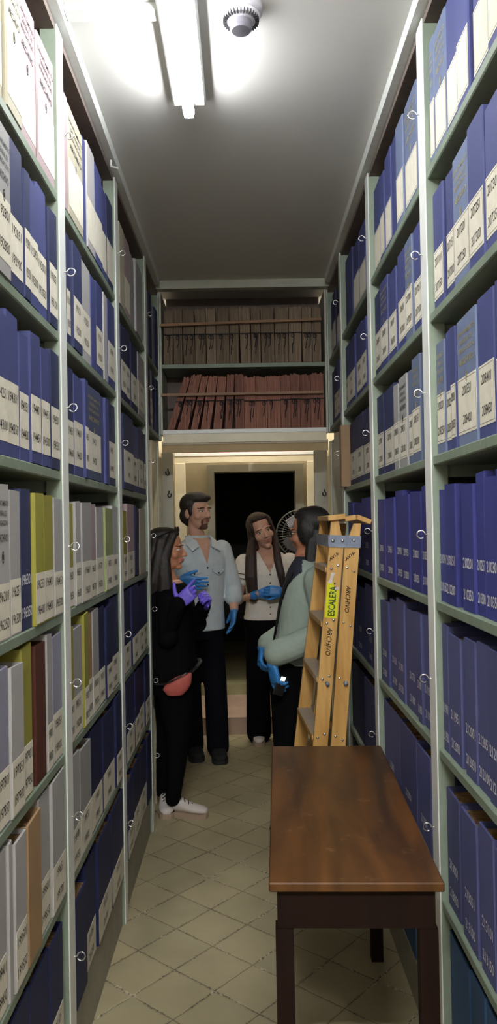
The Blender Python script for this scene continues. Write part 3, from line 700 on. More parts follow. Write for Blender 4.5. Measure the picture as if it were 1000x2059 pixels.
def add_head(mb, H, neck, nr=.055, fem=False):
    E = lambda c, r: mb.ell(c, r, M4=H, n=20, k=14)
    w = .94 if fem else 1.0
    E((0, .012, .035), (.074*w, .094, .084)); E((0, -.02, -.02), (.062*w, .072, .088)); E((0, -.026, -.070), (.050*w*w, .054, .042))
    E((0, -.064, -.100), (.022*w, .022, .017))
    for q in (-1, 1):
        E((q*.040*w, -.050, -.028), (.027, .028, .027)); E((q*.029, -.077, .023), (.028, .013, .008 if fem else .010))
        E((q*.010, -.095, -.036), (.0075, .009, .007)); E((q*.031, -.073, .001), (.014, .010, .009))
        E((q*.076*w, .010, -.010), (.010, .021, .032))
    R = [H @ Vector(p) for p in ((0, -.082, .016), (0, -.094, -.010), (0, -.106, -.031))]
    mb.limb(R, [.0075, .009, .0115], n=10)
    E((0, -.074, -.060), (.028, .018, .022)); E((0, -.091, -.0555), (.023, .007, .0055)); E((0, -.089, -.066), (.019, .008, .0062))
    mb.limb([H @ Vector((0, .018, -.05)), H @ Vector((0, .02, -.10)), neck], [nr*.98, nr*.95, nr*1.1], n=18)
def head_paint(H, beard=False, smile=0, thin=1.0):
    I = H.inverted()
    def f(c):
        p = I @ c; x, y, z = p; ax = abs(x)
        if y < -.055 and -.13 < z < .05:
            e = ((ax-.031)/.0135)**2+((z-.001)/.0056)**2
            if e < 1: return 3 if ((ax-.0315)**2+(z-.001)**2) < .0056**2 else 2
            if .9 < e < 1.7 and z > .002: return 4
            if -.019 < ax-.032 < .020 and abs(z-.0225-.16*min(0, .036-ax)+.08*max(0, .02-ax)) < .0040*thin: return 4
            zl = z+.0605-smile*ax*ax
            if ax < .026 and abs(zl) < .0085*(1-.6*(ax/.026)**2) and y < -.076: return 1
        if beard and y < -.03 and -.122 < z < -.040:
            if ax < .030-.25*max(0, -.10-z) and z < -.076 and not (ax < .020 and z > -.080): return 5
            if abs(ax-.0275) < .0060 and -.080 < z < -.050: return 5
            if ax < .027 and -.0525 < z < -.0455 and y < -.08: return 5
        return 0
    return f
def glove(mb, wrist, u, n, thumb_sign=1, curl=(20, 22, 24, 28), bend=1.0, spread=5, thumb=(.55, .8, .25), sc=1.0, cuff=.07, cuffdir=None):
    """wrist point, u = direction of the fingers, n = direction the palm faces"""
    w = Vector(wrist); u = Vector(u).normalized(); n = Vector(n); n = (n-u*n.dot(u)).normalized(); t = u.cross(n)*thumb_sign
    P = lambda a, b, c: w+(u*a+t*b+n*c)*sc
    def ring(a, hw, hh, c=0, k=16):
        return [P(a, hw*math.copysign(abs(cos(q))**.7, cos(q)), c+hh*math.copysign(abs(sin(q))**.8, sin(q))) for q in [2*pi*i/k for i in range(k)]]
    mb.rings([ring(-.005, .028, .020), ring(.02, .036, .019), ring(.05, .042, .0165), ring(.08, .043, .014), ring(.098, .040, .011)])
    cd = Vector(cuffdir).normalized() if cuffdir is not None else -u
    mb.limb([w+u*.004*sc, w+cd*cuff*.5, w+cd*cuff], [.029*sc, .030*sc, .034*sc], n=14)
    ln = (.074, .083, .077, .060); off = (.031, .0105, -.0105, -.030); rr = (.0098, .0100, .0096, .0086)
    for i in range(4):
        a = radians(spread)*(1.5-i)*.6
        d = (u*cos(a)+t*sin(a)).normalized(); p = P(.088-(.006 if i == 3 else 0), off[i], 0); pts = [p-d*.012*sc, p]; ang = 0
        for k, fr_ in enumerate((.46, .30, .24)):
            ang += radians(curl[i])*bend*(1.0, 1.25, .9)[k]
            dd = d*cos(ang)+n*sin(ang); p = p+dd*ln[i]*fr_*sc; pts.append(p)
        r = rr[i]*sc; mb.limb(pts, [r*1.05, r*1.05, r, r*.94, r*.82], n=10)
    p0 = P(.018, .026, .004); d1 = (u*thumb[0]+t*thumb[1]+n*thumb[2]).normalized(); p1 = p0+d1*.036*sc
    d2 = (d1+u*.35+n*.10).normalized(); p2 = p1+d2*.030*sc; p3 = p2+(d2+u*.15).normalized()*.023*sc
    mb.limb([p0, p1, p2, p3], [.0165*sc, .0125*sc, .0108*sc, .0088*sc], n=10)
def shoe(parent, off, heel, toe, up, sole, w=.048, h=.075, name='shoe', laces=None):
    a = Vector(heel); b = Vector(toe); d = (b-a); d.z = 0; L_ = d.length; d.normalize(); s = Vector((-d.y, d.x, 0)); z0 = a.z
    prof = [(-.01, .6, .55), (.0, .74, .95), (.12, .80, 1.25), (.25, .80, 1.28), (.42, .86, 1.0), (.62, 1.0, .72), (.80, 1.0, .60), (.93, .82, .52), (1.0, .5, .36)]
    mb = MB(); R = []
    for f_, ww, hh in prof:
        c = a+d*(f_*L_); ring = []
        for i in range(16):
            q = 2*pi*i/16; x = cos(q)*w*ww; zz = sin(q)*h*hh*.5
            ring.append(Vector((c.x, c.y, z0+.022+h*hh*.5))+s*x+Vector((0, 0, max(zz, -h*hh*.5+.0))))
        R.append(ring)
    mb.rings(R); o = organic(mb, name, up, parent, off, .006, 3)
    mb = MB(); pts = []
    for f_, ww, hh in prof:
        pts.append((f_, ww*1.06))
    poly = [a+d*(f_*L_)+s*w*ww for f_, ww in pts]+[a+d*(f_*L_)-s*w*ww for f_, ww in reversed(pts)]
    n_ = len(poly); mb.add([(p.x, p.y, z0) for p in poly]+[(p.x, p.y, z0+.028) for p in poly],
        [tuple(range(n_-1, -1, -1)), tuple(range(n_, 2*n_))]+[(i, (i+1) % n_, n_+(i+1) % n_, n_+i) for i in range(n_)])
    mb.build('sole', sole, o, off=off)
    if laces:
        mb = MB()
        for k in range(4):
            f_ = .34+.09*k; c = a+d*(f_*L_); hh = z0+.024+h*(1.12-.16*k)
            mb.tube([c+s*w*.42+Vector((0, 0, hh-.010)), c+d*.008+Vector((0, 0, hh+.003)), c+d*.016-s*w*.42+Vector((0, 0, hh-.010))], .0035, 6)
        mb.build('laces', laces, o, off=off)
    return o
def V(*a): return Vector(a)

# ---------- man
PY = 5.32
man = thing('person', 'man in a pale denim shirt and dark trousers, one blue-gloved hand over his chest', 'person', (-.33, PY, 0)); off = man.location.copy()
T = Matrix.Translation(off) @ Matrix.Rotation(radians(27), 4, 'Z')
rows = [(.84, .165, .115), (.93, .172, .122), (1.05, .165, .118), (1.20, .172, .125), (1.34, .190, .128), (1.43, .182, .108), (1.485, .115, .085), (1.52, .066, .066)]
H = head_mat(V(-.330, PY-.03, 1.690), 48, -3, 0, 1.06)
aL = [V(-.168, PY+.07, 1.425), V(-.092, PY+.06, 1.165), V(-.086, PY-.02, 1.02)]
aR = [V(-.500, PY-.09, 1.425), V(-.565, PY-.20, 1.19), V(-.425, PY-.33, 1.25)]
lL = [V(-.262, PY+.02, .86), V(-.222, PY-.01, .48), V(-.215, PY+.03, .07)]
lR = [V(-.400, PY-.03, .86), V(-.400, PY+.0, .48), V(-.392, PY+.08, .07)]
mb = MB(); erings(mb, T, rows); add_head(mb, H, V(-.33, PY+.0, 1.50), .054)
mb.limb(aL, [.056, .046, .030]); mb.limb(aR, [.056, .046, .030]); mb.limb(lL, [.085, .058, .042]); mb.limb(lR, [.085, .058, .042])
mb.ell(T @ V(0, -.045, 1.42), (.085, .062, .07))
body = organic(mb, 'body', [M['skin_a'], M['lip'], M['eyew'], M['iris'], M['browh'], M['beard']], man, off, .0036, 4, head_paint(H, True))
mb = MB(); E = lambda c, r: mb.ell(c, r, M4=H, n=24, k=16)
E((0, .030, .052), (.086, .096, .084)); E((0, .0, .085), (.072, .092, .048)); E((0, .07, -.015), (.066, .045, .075))
for q in (-1, 1): E((q*.073, -.012, .012), (.010, .020, .040)); E((q*.060, .055, -.02), (.024, .04, .05))
E((.012, -.056, .088), (.058, .038, .022))
organic(mb, 'hair', M['hair_d'], man, off, .005, 3)
mb = MB(); g = [(.885, .182, .134), (.93, .182, .134), (1.05, .175, .130), (1.20, .182, .137), (1.34, .200, .140), (1.43, .192, .120), (1.485, .122, .092), (1.505, .085, .08)]
erings(mb, T, g)
mb.limb([aL[0], aL[1], aL[1]+(aL[2]-aL[1])*.42], [.072, .064, .058]); mb.limb([aR[0], aR[1], aR[1]+(aR[2]-aR[1])*.5], [.072, .064, .058])
mb.limb([aL[1]+(aL[2]-aL[1])*.25, aL[1]+(aL[2]-aL[1])*.45], [.064, .064])
TI = T.inverted()
def vcut(c):
    p = TI @ c; return p.y < 0 and p.z > 1.34 and abs(p.x-.008) < (p.z-1.34)*.32 and abs(p.x) < .06
shirt = organic(mb, 'shirt', M['denim'], man, off, .006, 4, None, vcut)
mb = MB()
for q in (-1, 1):
    pts = [(q*.070, -.020, 1.535), (q*.062, -.085, 1.50), (q*.045, -.128, 1.455), (q*.098, -.140, 1.425), (q*.118, -.085, 1.470), (q*.098, -.010, 1.515)]
    a = [T @ V(*p) for p in pts]; b = [T @ V(p[0]*1.05, p[1]-.006, p[2]+.004) for p in pts]
    fs = [tuple(range(6)), tuple(range(11, 5, -1))]+[(i, (i+1) % 6, 6+(i+1) % 6, 6+i) for i in range(6)]
    mb.add(a+b, fs)
mb.rings([[T @ V(.086*cos(t_), .005+.080*sin(t_)*.95, z_) for t_ in [2*pi*i/24 for i in range(24)]] for z_ in (1.495, 1.53)])
mb.v = mb.v; mb.build('collar', M['denim'], shirt, off=off, smooth=False)
for q in (-1, 1):
    mb = MB(); x0, x1 = (.045, .135) if q > 0 else (-.135, -.045)
    pts = [(x0, 1.305), (x1, 1.300), (x1, 1.285), ((x0+x1)/2, 1.262), (x0, 1.285)]
    fy = lambda x: -.147+.9*max(0, abs(x)-.06)**1.6
    a = [T @ V(x, fy(x)-.001, z_) for x, z_ in pts]; b = [T @ V(x, fy(x)+.02, z_) for x, z_ in pts]
    mb.add(a+b, [tuple(range(5)), tuple(range(9, 4, -1))]+[(i, (i+1) % 5, 5+(i+1) % 5, 5+i) for i in range(5)])
    pk = mb.build('pocket_flap', M['denim'], shirt, off=off)
    mb = MB(); mb.ell(T @ V((x0+x1)/2, fy((x0+x1)/2)-.003, 1.276), (.006, .004, .006), n=10, k=6); mb.build('button', M['navy_vest'], pk, off=off)
for z_ in (1.315, 1.20, 1.09, .99):
    mb = MB(); mb.ell(T @ V(.005, -.150 if z_ > 1.15 else -.140, z_), (.006, .004, .006), n=10, k=6); mb.build('button', M['navy_vest'], shirt, off=off)
mb = MB(); erings(mb, T, [(.82, .150, .115), (.88, .172, .128), (.96, .168, .124)])
for l in (lL, lR): mb.limb([l[0], l[1], l[2]+V(0, 0, .0)], [.100, .078, .078])
organic(mb, 'trousers', M['navy_cloth'], man, off, .007, 4)
mb = MB(); glove(mb, aL[2], (-.10, -.10, -1), (-.95, -.25, .0), 1, (10, 12, 14, 18), 1, 8, (.75, .6, .2), 1.02, .07, aL[1]-aL[2])
organic(mb, 'glove', M['gblue'], man, off, .003, 2)
mb = MB(); glove(mb, aR[2], (1, -.10, -.22), (-.1, 1, .25), 1, (8, 10, 12, 14), 1, 9, (.7, .62, .0), 1.05, .07, aR[1]-aR[2])
organic(mb, 'glove', M['gblue'], man, off, .003, 2)
shoe(man, off, (-.222, PY+.11, 0), (-.190, PY-.16, 0), M['shoe_k'], M['shoe_k'], .052, .075)
shoe(man, off, (-.400, PY+.16, 0), (-.345, PY-.10, 0), M['shoe_k'], M['shoe_k'], .052, .075)

# ---------- woman in black, facing the man
w1 = thing('person', 'woman in black with long dark hair, sunglasses on her head and violet gloves', 'person', (-.42, 4.2, 0)); off = w1.location.copy()
T = Matrix.Translation(off) @ Matrix.Rotation(radians(78), 4, 'Z')
rows = [(.74, .150, .115), (.82, .158, .122), (.92, .135, .10), (1.03, .135, .10), (1.13, .148, .118), (1.22, .150, .102), (1.27, .10, .075), (1.30, .052, .052)]
H = head_mat(V(-.437, 4.2, 1.470), 84, 0, 0, .97)
aR = [V(-.425, 4.055, 1.20), V(-.425, 4.04, 1.00), V(-.362, 4.01, 1.185)]
aL = [V(-.420, 4.340, 1.20), V(-.285, 4.30, 1.045), V(-.238, 4.16, 1.155)]
lR = [V(-.405, 4.12, .78), V(-.385, 4.12, .45), V(-.425, 4.17, .10)]
lL = [V(-.425, 4.27, .78), V(-.455, 4.27, .45), V(-.490, 4.30, .10)]
mb = MB(); erings(mb, T, rows); add_head(mb, H, V(-.435, 4.2, 1.29), .048, True)
for a in (aR, aL): mb.limb(a, [.044, .036, .025])
for l in (lR, lL): mb.limb(l, [.078, .050, .036])
organic(mb, 'body', [M['skin_b'], M['lip'], M['eyew'], M['iris'], M['browh']], w1, off, .0036, 4, head_paint(H, False, 3, .65))
mb = MB(); E = lambda c, r: mb.ell(c, r, M4=H, n=24, k=16)
E((0, .035, .045), (.084, .094, .086)); E((0, .012, .090), (.070, .084, .040)); E((0, .07, -.06), (.078, .055, .11))
for q in (-1, 1):
    mb.limb([H @ V(q*.062, .02, .05), H @ V(q*.080, .035, -.06), H @ V(q*.088, .055, -.18), H @ V(q*.085, .06, -.30)], [.03, .034, .036, .026])
    mb.limb([H @ V(q*.04, .06, .0), H @ V(q*.05, .09, -.12), H @ V(q*.05, .10, -.24), H @ V(q*.045, .09, -.33)], [.05, .05, .048, .03])
mb.limb([H @ V(-.050, -.045, .085), H @ V(-.074, -.025, .03), H @ V(-.082, .0, -.05), H @ V(-.088, .0, -.14), H @ V(-.092, -.005, -.25), H @ V(-.090, .0, -.36), H @ V(-.080, .0, -.42)], [.024, .026, .034, .042, .046, .040, .024])
organic(mb, 'hair', M['hair_d'], w1, off, .005, 3)
sg = MB()
for q in (-1, 1):
    sg.ell((q*.034, -.058, .112), (.028, .008, .020), M4=H, n=16, k=8)
    sg.tube([H @ V(q*.064, -.050, .112), H @ V(q*.082, -.01, .098), H @ V(q*.088, .04, .070)], .0035, 6)
sg.tube([H @ V(-.01, -.062, .116), H @ V(.01, -.062, .116)], .004, 6)
s_ = sg.build('sunglasses', M['blackmetal'], w1, smooth=True, off=off); s_['label'] = 'black sunglasses pushed up on the hair'
mb = MB(); mb.tube([H @ V(.0845, .012, .0935), H @ V(.090, .040, .0725)], .003, 6); mb.build('temple_trim', M['metal'], s_, off=off)
mb = MB(); erings(mb, T, [(.735, .168, .135), (.82, .170, .136), (.92, .152, .122), (1.03, .150, .118), (1.13, .160, .132), (1.22, .160, .114), (1.265, .115, .088), (1.285, .085, .075)])
mb.limb(aR, [.062, .056, .044]); mb.limb(aL, [.062, .058, .042])
organic(mb, 'sweater', M['black_cloth'], w1, off, .007, 4)
mb = MB(); erings(mb, T, [(.68, .135, .115), (.76, .162, .126), (.84, .158, .124)])
for l in (lR, lL): mb.limb([l[0], (l[0]+l[1])/2, l[1], (l[1]+l[2])/2, l[2]], [.098, .092, .066, .056, .042])
organic(mb, 'leggings', M['black_cloth'], w1, off, .007, 4)
mb = MB(); glove(mb, aR[2], (.66, -.05, .62), (.15, .95, .0), 1, (14, 34, 44, 50), 1, 7, (.30, 1.0, .05), .95, .05, (-.6, .2, -.9))
organic(mb, 'glove', M['gpurple'], w1, off, .003, 2)
mb = MB(); glove(mb, aL[2], (.25, -.55, .62), (-.75, -.2, -.5), 1, (55, 60, 62, 64), 1, 3, (.7, .5, .4), .95, .05, aL[1]-aL[2])
organic(mb, 'glove', M['gpurple'], w1, off, .003, 2)
shoe(w1, off, (-.470, 4.215, 0), (-.235, 4.145, 0), M['shoe_w'], M['sole'], .043, .072, laces=M['ink'])
shoe(w1, off, (-.485, 4.33, 0), (-.455, 4.13, 0), M['shoe_w'], M['sole'], .043, .072, laces=M['ink'])
bag = thing('waist_bag', 'coral waist bag hanging at the hip of the woman in black', 'bag', (-.37, 4.02, .72))
bo = bag.location.copy(); mb = MB()
R = []
for z_, x0, x1, th in ((.706, -.43, -.345, .022), (.735, -.452, -.318, .030), (.765, -.440, -.300, .032), (.800, -.385, -.296, .028), (.822, -.325, -.297, .014)):
    R.append([V(x0+(x1-x0)*(.5-.5*cos(q))if False else (x0+x1)/2+(x1-x0)/2*cos(q), 4.0-.004+th*sin(q), z_) for q in [2*pi*i/20 for i in range(20)]])
mb.rings(R); organic(mb, 'pouch', M['coral'], bag, bo, .004, 3)
mb = MB(); mb.tube([V(-.44, 3.975, .768), V(-.38, 3.966, .795), V(-.318, 3.975, .825)], .004, 6); mb.tube([V(-.345, 3.966, .812), V(-.325, 3.964, .828)], .005, 6, 1); mb.build('zip', [M['blackmetal'], M['metal']], bag, off=bo)
mb = MB(); c0 = V(-.40, 4.19, .80)
mb.tube([V(-.30, 4.01, .825), V(-.278, 4.06, .84), V(-.262, 4.2, .845), V(-.275, 4.30, .84), V(-.33, 4.385, .825), V(-.45, 4.375, .80), V(-.545, 4.25, .785), V(-.555, 4.12, .775), V(-.495, 4.045, .758), V(-.44, 4.005, .762)], .013, 8, flat=.5, up=(0, 0, 1)); mb.build('strap', M['blackmetal'], bag, off=bo)

w1.location.y += .10; bag.location.y += .10
# ---------- woman in cream blouse
w2 = thing('person', 'smiling woman in a cream short-sleeved blouse, hands clasped in blue gloves', 'person', (.16, 5.70, 0)); off = w2.location.copy()
T = Matrix.Translation(off) @ Matrix.Rotation(radians(6), 4, 'Z')
rows = [(.82, .170, .118), (.90, .175, .122), (1.00, .150, .105), (1.12, .150, .112), (1.24, .168, .120), (1.32, .165, .098), (1.385, .10, .072), (1.42, .05, .05)]
H = head_mat(V(.118, 5.66, 1.548), 12, 2, -18, 1.08)
aR = [V(-.010, 5.68, 1.315), V(-.062, 5.60, 1.055), V(.095, 5.50, 1.105)]
aL = [V(.325, 5.72, 1.315), V(.385, 5.64, 1.07), V(.275, 5.50, 1.12)]
lR = [V(.085, 5.70, .84), V(.075, 5.70, .46), V(.075, 5.70, .07)]
lL = [V(.245, 5.71, .84), V(.285, 5.71, .46), V(.305, 5.71, .07)]
mb = MB(); erings(mb, T, rows); add_head(mb, H, V(.155, 5.705, 1.40), .050, True)
for a in (aR, aL): mb.limb(a, [.046, .039, .027])
for l in (lR, lL): mb.limb(l, [.08, .05, .036])
mb.ell(T @ V(0, -.05, 1.31), (.10, .065, .08))
organic(mb, 'body', [M['skin_a'], M['lip'], M['eyew'], M['iris'], M['browh']], w2, off, .0036, 4, head_paint(H, False, 14, .6))
mb = MB(); E = lambda c, r: mb.ell(c, r, M4=H, n=24, k=16)
E((0, .035, .048), (.084, .094, .086)); E((0, .012, .092), (.070, .082, .038)); E((0, .06, -.04), (.074, .05, .10))
for q in (-1, 1): E((q*.068, -.006, .04), (.020, .055, .06))
mb.limb([H @ V(-.066, .0, .05), H @ V(-.082, -.005, -.04), V(.038, 5.575, 1.36), V(.036, 5.555, 1.22), V(.052, 5.55, 1.07)], [.028, .030, .042, .046, .034])
mb.limb([H @ V(.070, .0, .04), H @ V(.080, -.005, -.05), V(.232, 5.585, 1.34), V(.252, 5.565, 1.24), V(.262, 5.555, 1.15)], [.022, .022, .030, .030, .018])
organic(mb, 'hair', M['hair_b'], w2, off, .005, 3)
mb = MB(); erings(mb, T, [(.905, .185, .134), (.95, .172, .126), (1.02, .164, .118), (1.12, .166, .126), (1.24, .182, .134), (1.32, .178, .112), (1.385, .115, .085), (1.40, .085, .07)])
for a in (aR, aL): mb.limb([a[0], a[0]+(a[1]-a[0])*.42], [.070, .068])
TI2 = T.inverted()
def vcut2(c):
    p = TI2 @ c; return p.y < 0 and p.z > 1.245 and abs(p.x) < (p.z-1.245)*.5 and abs(p.x) < .075
bl = organic(mb, 'blouse', M['blouse'], w2, off, .006, 4, None, vcut2)
for z_ in (1.235, 1.175, 1.08, 1.0, .95):
    mb = MB(); mb.ell(T @ V(.0, -.137 if z_ > 1.15 else -.125, z_), (.006, .004, .006), n=10, k=6); mb.build('button', M['ink'], bl, off=off)
mb = MB()
for a, q in ((aR, -1), (aL, 1)):
    c = a[0]+(a[1]-a[0])*.36; d = (a[1]-a[0]).normalized(); u_ = d.cross(V(0, 1, 0)).normalized(); v_ = d.cross(u_)
    mb.tube([c+u_*.0735*cos(s)+v_*.0735*sin(s) for s in [2*pi*i/24 for i in range(24)]], .003, 5, closed=True)
    c = c+d*.035
    mb.tube([c+u_*.0735*cos(s)+v_*.0735*sin(s) for s in [2*pi*i/24 for i in range(24)]], .003, 5, closed=True)
mb.build('sleeve_piping', M['ink'], bl, off=off)
mb = MB(); erings(mb, T, [(.78, .165, .12), (.86, .180, .130), (.93, .172, .124)])
for l in (lR, lL): mb.limb([l[0], l[1], l[2]], [.100, .088, .092])
organic(mb, 'trousers', M['black_cloth'], w2, off, .007, 4)
mb = MB(); glove(mb, aR[2], (1, -.15, .22), (.1, 1, -.1), -1, (26, 30, 32, 34), 1, 3, (.8, .45, .2), .95, .05, aR[1]-aR[2])
organic(mb, 'glove', M['gblue'], w2, off, .003, 2)
mb = MB(); glove(mb, aL[2]+V(-.02, -.045, 0), (-1, -.1, .10), (-.1, 1, -.2), 1, (24, 28, 30, 32), 1, 3, (.8, .45, .2), .95, .05, aL[1]-aL[2])
organic(mb, 'glove', M['gblue'], w2, off, .003, 2)
shoe(w2, off, (.085, 5.78, 0), (.070, 5.565, 0), M['shoe_w'], M['sole'], .043, .070, laces=M['ink'])
shoe(w2, off, (.305, 5.79, 0), (.325, 5.575, 0), M['shoe_w'], M['sole'], .043, .070, laces=M['ink'])

# ---------- woman in hoodie, back towards the ladder
w3 = thing('person', 'woman in a sage-grey hoodie seen from behind, black hair, beside the ladder', 'person', (.27, 3.98, 0)); off = w3.location.copy()
T = Matrix.Translation(V(.345, 3.98, 0)) @ Matrix.Rotation(radians(-98), 4, 'Z')
rows = [(.84, .160, .120, 0, -.06), (.94, .162, .122, 0, -.05), (1.05, .150, .112, 0, -.035), (1.18, .160, .125, 0, -.015), (1.28, .170, .122, 0, 0), (1.37, .160, .100, 0, .01), (1.42, .10, .075, 0, .015), (1.45, .05, .05, 0, .015)]
H = head_mat(V(.355, 3.99, 1.555), -126, 4, 0, 1.03)
aL = [V(.380, 3.80, 1.31), V(.385, 3.71, 1.055), V(.150, 3.72, .945)]
aR = [V(.36, 4.15, 1.31), V(.30, 4.20, 1.04), V(.10, 4.10, .93)]
lL = [V(.225, 3.90, .84), V(.220, 3.90, .46), V(.285, 3.90, .07)]
lR = [V(.235, 4.06, .84), V(.225, 4.06, .46), V(.295, 4.08, .07)]
mb = MB(); erings(mb, T, rows); add_head(mb, H, V(.33, 3.985, 1.42), .050, True)
for a in (aR, aL): mb.limb(a, [.046, .039, .027])
for l in (lR, lL): mb.limb(l, [.08, .052, .038])
organic(mb, 'body', [M['skin_b'], M['lip'], M['eyew'], M['iris'], M['browh']], w3, off, .0036, 4, head_paint(H, False, 2, .65))
mb = MB(); E = lambda c, r: mb.ell(c, r, M4=H, n=24, k=16)
E((0, .035, .045), (.084, .096, .090)); E((0, .012, .092), (.070, .084, .042)); E((0, .07, -.05), (.076, .052, .11))
for q in (-1, 1): E((q*.072, .025, .004), (.022, .05, .07))
mb.limb([H @ V(0, .07, -.05), H @ V(0, .095, -.16), H @ V(.02, .11, -.26), H @ V(.03, .10, -.34)], [.066, .062, .052, .034])
mb.limb([H @ V(.055, .05, -.05), H @ V(.082, .050, -.15), H @ V(.098, .045, -.26), H @ V(.105, .03, -.35)], [.034, .036, .034, .02])
organic(mb, 'hair', M['hair_k'], w3, off, .005, 3)
mb = MB()
for q in (-1, 1):
    mb.tube([H @ V(q*.030+.019*cos(s), -.098, .0+.016*sin(s)) for s in [2*pi*i/16 for i in range(16)]], .0025, 6, closed=True)
    mb.tube([H @ V(q*.049, -.096, .004), H @ V(q*.080, -.05, .006), H @ V(q*.083, .0, .004)], .0025, 6)
mb.tube([H @ V(-.011, -.100, .004), H @ V(.011, -.100, .004)], .0025, 6)
s_ = mb.build('glasses', M['blackmetal'], w3, smooth=True, off=off); s_['label'] = 'dark-framed glasses'
mb = MB(); erings(mb, T, [(.875, .178, .138, 0, -.055), (.94, .182, .146, 0, -.05), (1.05, .170, .132, 0, -.035), (1.18, .176, .142, 0, -.015), (1.28, .184, .138, 0, 0), (1.37, .172, .112, 0, .01), (1.415, .115, .088, 0, .015)])
mb.limb([aL[0], (aL[0]+aL[1])/2+V(.02, 0, 0), aL[1], (aL[1]+aL[2])/2, aL[2]+V(.01, 0, .015)], [.076, .076, .074, .068, .066])
mb.limb([aR[0], aR[1], aR[2]+V(.03, 0, .02)], [.076, .072, .058])
mb.ell(T @ V(0, .075, 1.38), (.070, .10, .06))
TI3 = T.inverted()
def cut3(c):
    p = TI3 @ c; return p.y < -.02 and p.z > .97 and -.02 < p.x < .045+(p.z-.97)*.33
hd = organic(mb, 'hoodie', M['hoodie'], w3, off, .006, 4, None, cut3)
mb = MB(); erings(mb, T, [(.90, .155, .128, 0, -.055), (.94, .165, .136, 0, -.05), (1.05, .156, .122, 0, -.035), (1.18, .164, .133, 0, -.015), (1.28, .172, .130, 0, 0), (1.37, .160, .108, 0, .01), (1.43, .09, .07, 0, .01)])
organic(mb, 'jersey', M['navy_vest'], w3, off, .006, 4)
mb = MB()
pl = [T @ V(.036+(z_-.97)*.30, y_, z_) for z_, y_ in ((.99, -.182), (1.10, -.160), (1.2, -.140), (1.28, -.108), (1.35, -.07))]
mb.tube(pl, .007, 6); mb.build('drawcord', M['ink'], hd, off=off, smooth=True)
mb = MB(); erings(mb, T, [(.80, .150, .118, 0, -.09), (.88, .170, .130, 0, -.07), (.95, .165, .124, 0, -.05)])
for l in (lR, lL): mb.limb([l[0], l[1], l[2]], [.100, .078, .066])
organic(mb, 'trousers', M['black_cloth'], w3, off, .007, 4)
mb = MB(); glove(mb, aL[2]+V(-.012, 0, -.035), (.16, -.05, -1), (.8, .45, .1), -1, (14, 22, 30, 34), 1, 7, (.7, .6, .3), 1.0, .05, (.2, 0, 1))
organic(mb, 'glove', M['gblue'], w3, off, .003, 2)
mb = MB(); glove(mb, aR[2], (-.2, -.6, -.8), (.8, .0, -.2), 1, (30, 32, 34, 36), 1, 4, (.7, .6, .3), 1.0, .05, aR[1]-aR[2])
organic(mb, 'glove', M['gblue'], w3, off, .003, 2)
shoe(w3, off, (.38, 3.90, 0), (.172, 3.88, 0), M['shoe_k'], M['shoe_k'], .043, .070)
shoe(w3, off, (.39, 4.08, 0), (.182, 4.10, 0), M['shoe_k'], M['shoe_k'], .043, .070)
ph = thing('phone', 'lit phone held low in the glove of the woman in the hoodie', 'phone', (.175, 3.70, .80), 0)
w3.location.y += .12; ph.location.y += .12; w3.location.x -= .016; ph.location.x -= .016
ph.rotation_euler = (radians(8), radians(18), radians(30))
MB().box((-.029, -.0045, -.045), (.029, .0045, .055), ch=.002).build('case', M['blackmetal'], ph)
MB().box((-.014, -.0055, .030), (.012, -.0046, .050), ch=.0002).build('lit_lamp', M['screen'], ph)

# ---------- pedestal fan
t = thing('pedestal_fan', 'round wire-guarded pedestal fan behind the women, beside the doorway', 'fan', (.43, 6.07, .13)); off = t.location.copy()
C = V(.43, 6.05, 1.52)
mb = MB(); mb.lathe([(.001, 0), (.125, 0), (.125, .012), (.06, .035), (.001, .035)], c=(.43, 6.1, .13), n=32); mb.build('base', M['plastd'], t, off=off)
mb = MB(); mb.tube([(.43, 6.1, .16), (.43, 6.1, 1.47)], .013, 12); mb.build('pole', M['plastd'], t, off=off, smooth=True)
mb = MB(); mb.ell((.43, 6.12, 1.52), (.055, .075, .055)); mb.tube([(.43, 6.1, 1.44), (.43, 6.1, 1.50)], .022, 12); mb.build('motor', M['plastd'], t, off=off, smooth=True)
mb = MB()
for R_, y in ((.185, 6.02), (.185, 6.05), (.14, 5.985), (.085, 5.975)): mb.tube([(C.x+R_*cos(a), y, C.z+R_*sin(a)) for a in [2*pi*i/40 for i in range(40)]], .0028 if R_ < .18 else .005, 6, closed=True)
for i in range(44):
    a = 2*pi*i/44; pr = ((.03, 5.972), (.10, 5.974), (.155, 5.99), (.185, 6.03)); mb.tube([(C.x+r*cos(a), y, C.z+r*sin(a)) for r, y in pr], .0013, 4)
    mb.tube([(C.x+r*cos(a), y, C.z+r*sin(a)) for r, y in ((.185, 6.05), (.15, 6.085), (.06, 6.09))], .0013, 4)
mb.build('wire_guard', M['fanwire'], t, off=off)
mb = MB(); mb.lathe([(.001, 0), (.036, 0), (.036, .006), (.001, .006)], c=(0, 0, 0), n=20, M4=Matrix.Translation((C.x, 5.973, C.z)) @ Matrix.Rotation(pi/2, 4, 'X')); mb.build('badge', M['metal'], t, off=off)
bl_ = MB()
for i in range(3):
    M4 = Matrix.Translation((C.x, 6.03, C.z)) @ Matrix.Rotation(2*pi*i/3, 4, 'Y') @ Matrix.Rotation(radians(24), 4, 'Z')
    mb = MB(); mb.prism([(.02, -.03), (.08, -.075), (.14, -.085), (.165, -.03), (.16, .04), (.10, .05), (.03, .025)], -.002, .002, M4=M4 @ Matrix.Rotation(pi/2, 4, 'X')); mb.build('blade', M['plastd'], t, off=off)
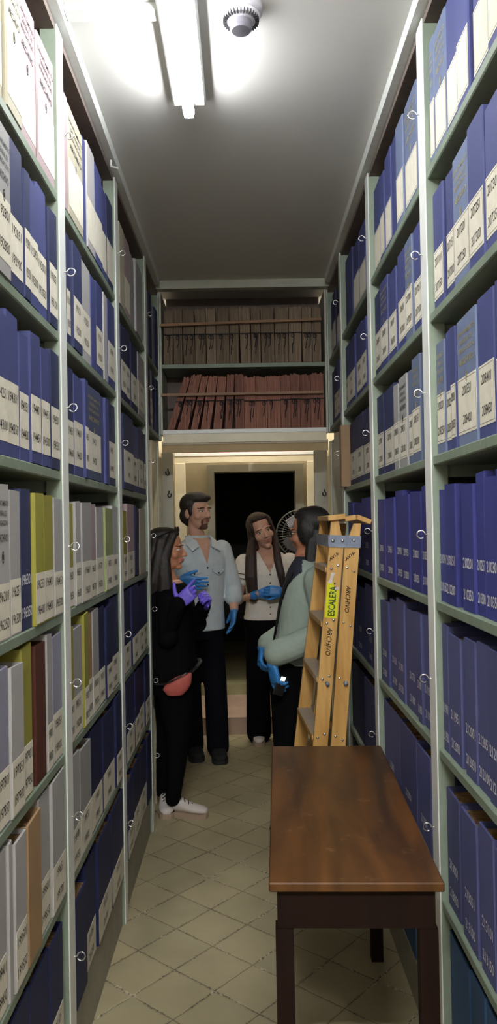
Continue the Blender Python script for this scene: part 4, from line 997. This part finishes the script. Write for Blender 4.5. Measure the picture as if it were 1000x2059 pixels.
# ------------------------------------------------------------------ light
def area(name, loc, rot, sx, sy, power, col=(1, 1, 1)):
    l = bpy.data.lights.new(name, 'AREA'); l.shape = 'RECTANGLE'; l.size = sx; l.size_y = sy; l.energy = power; l.color = col
    o = bpy.data.objects.new(name, l); COL.objects.link(o); o.location = loc; o.rotation_euler = rot; return o
t = thing('added_passage_lamp', 'unseen small ceiling lamp added above the passage before the doorway', 'ceiling light', (0, 5.95, CEIL))  # unseen lamp added to bring the passage up in brightness
MB().lathe([(.001, 0), (.06, 0), (.06, -.03), (.03, -.05), (.001, -.05)], n=24).build('base', M['plast'], t)
l = bpy.data.lights.new('added_passage_bulb', 'POINT'); l.energy = 48; l.shadow_soft_size = .06; l.color = (1, .93, .80)
o = bpy.data.objects.new('added_passage_bulb', l); COL.objects.link(o); o.location = (0, 5.93, CEIL-.16)

w = bpy.data.worlds.new('World'); SC.world = w; w.use_nodes = True
w.node_tree.nodes['Background'].inputs['Color'].default_value = (.05, .05, .055, 1)
w.node_tree.nodes['Background'].inputs['Strength'].default_value = .3

# ------------------------------------------------------------------ camera
yaw, pitch, roll = radians(.27), radians(.82), radians(-1.03)
fwd = Vector((sin(yaw)*cos(pitch), cos(yaw)*cos(pitch), sin(pitch)))
right = Vector((cos(yaw), -sin(yaw), 0)); up = right.cross(fwd)
r2 = right*cos(roll)+up*sin(roll); u2 = up*cos(roll)-right*sin(roll)
cam = bpy.data.cameras.new('Camera'); co = bpy.data.objects.new('Camera', cam); COL.objects.link(co)
co.matrix_world = Matrix(((r2.x, u2.x, -fwd.x, 0), (r2.y, u2.y, -fwd.y, 0), (r2.z, u2.z, -fwd.z, 1.61), (0, 0, 0, 1)))
cam.sensor_fit = 'VERTICAL'; cam.sensor_height = 36; cam.lens = 1550/2059*36; cam.clip_start = .05
SC.camera = co
vs = SC.view_settings
vs.view_transform = 'Standard'; vs.look = 'None'; vs.gamma = 1; vs.use_curve_mapping = False; vs.exposure = 0.4
SC.cycles.use_denoising = True; SC.cycles.max_bounces = 8; SC.cycles.sample_clamp_indirect = 4
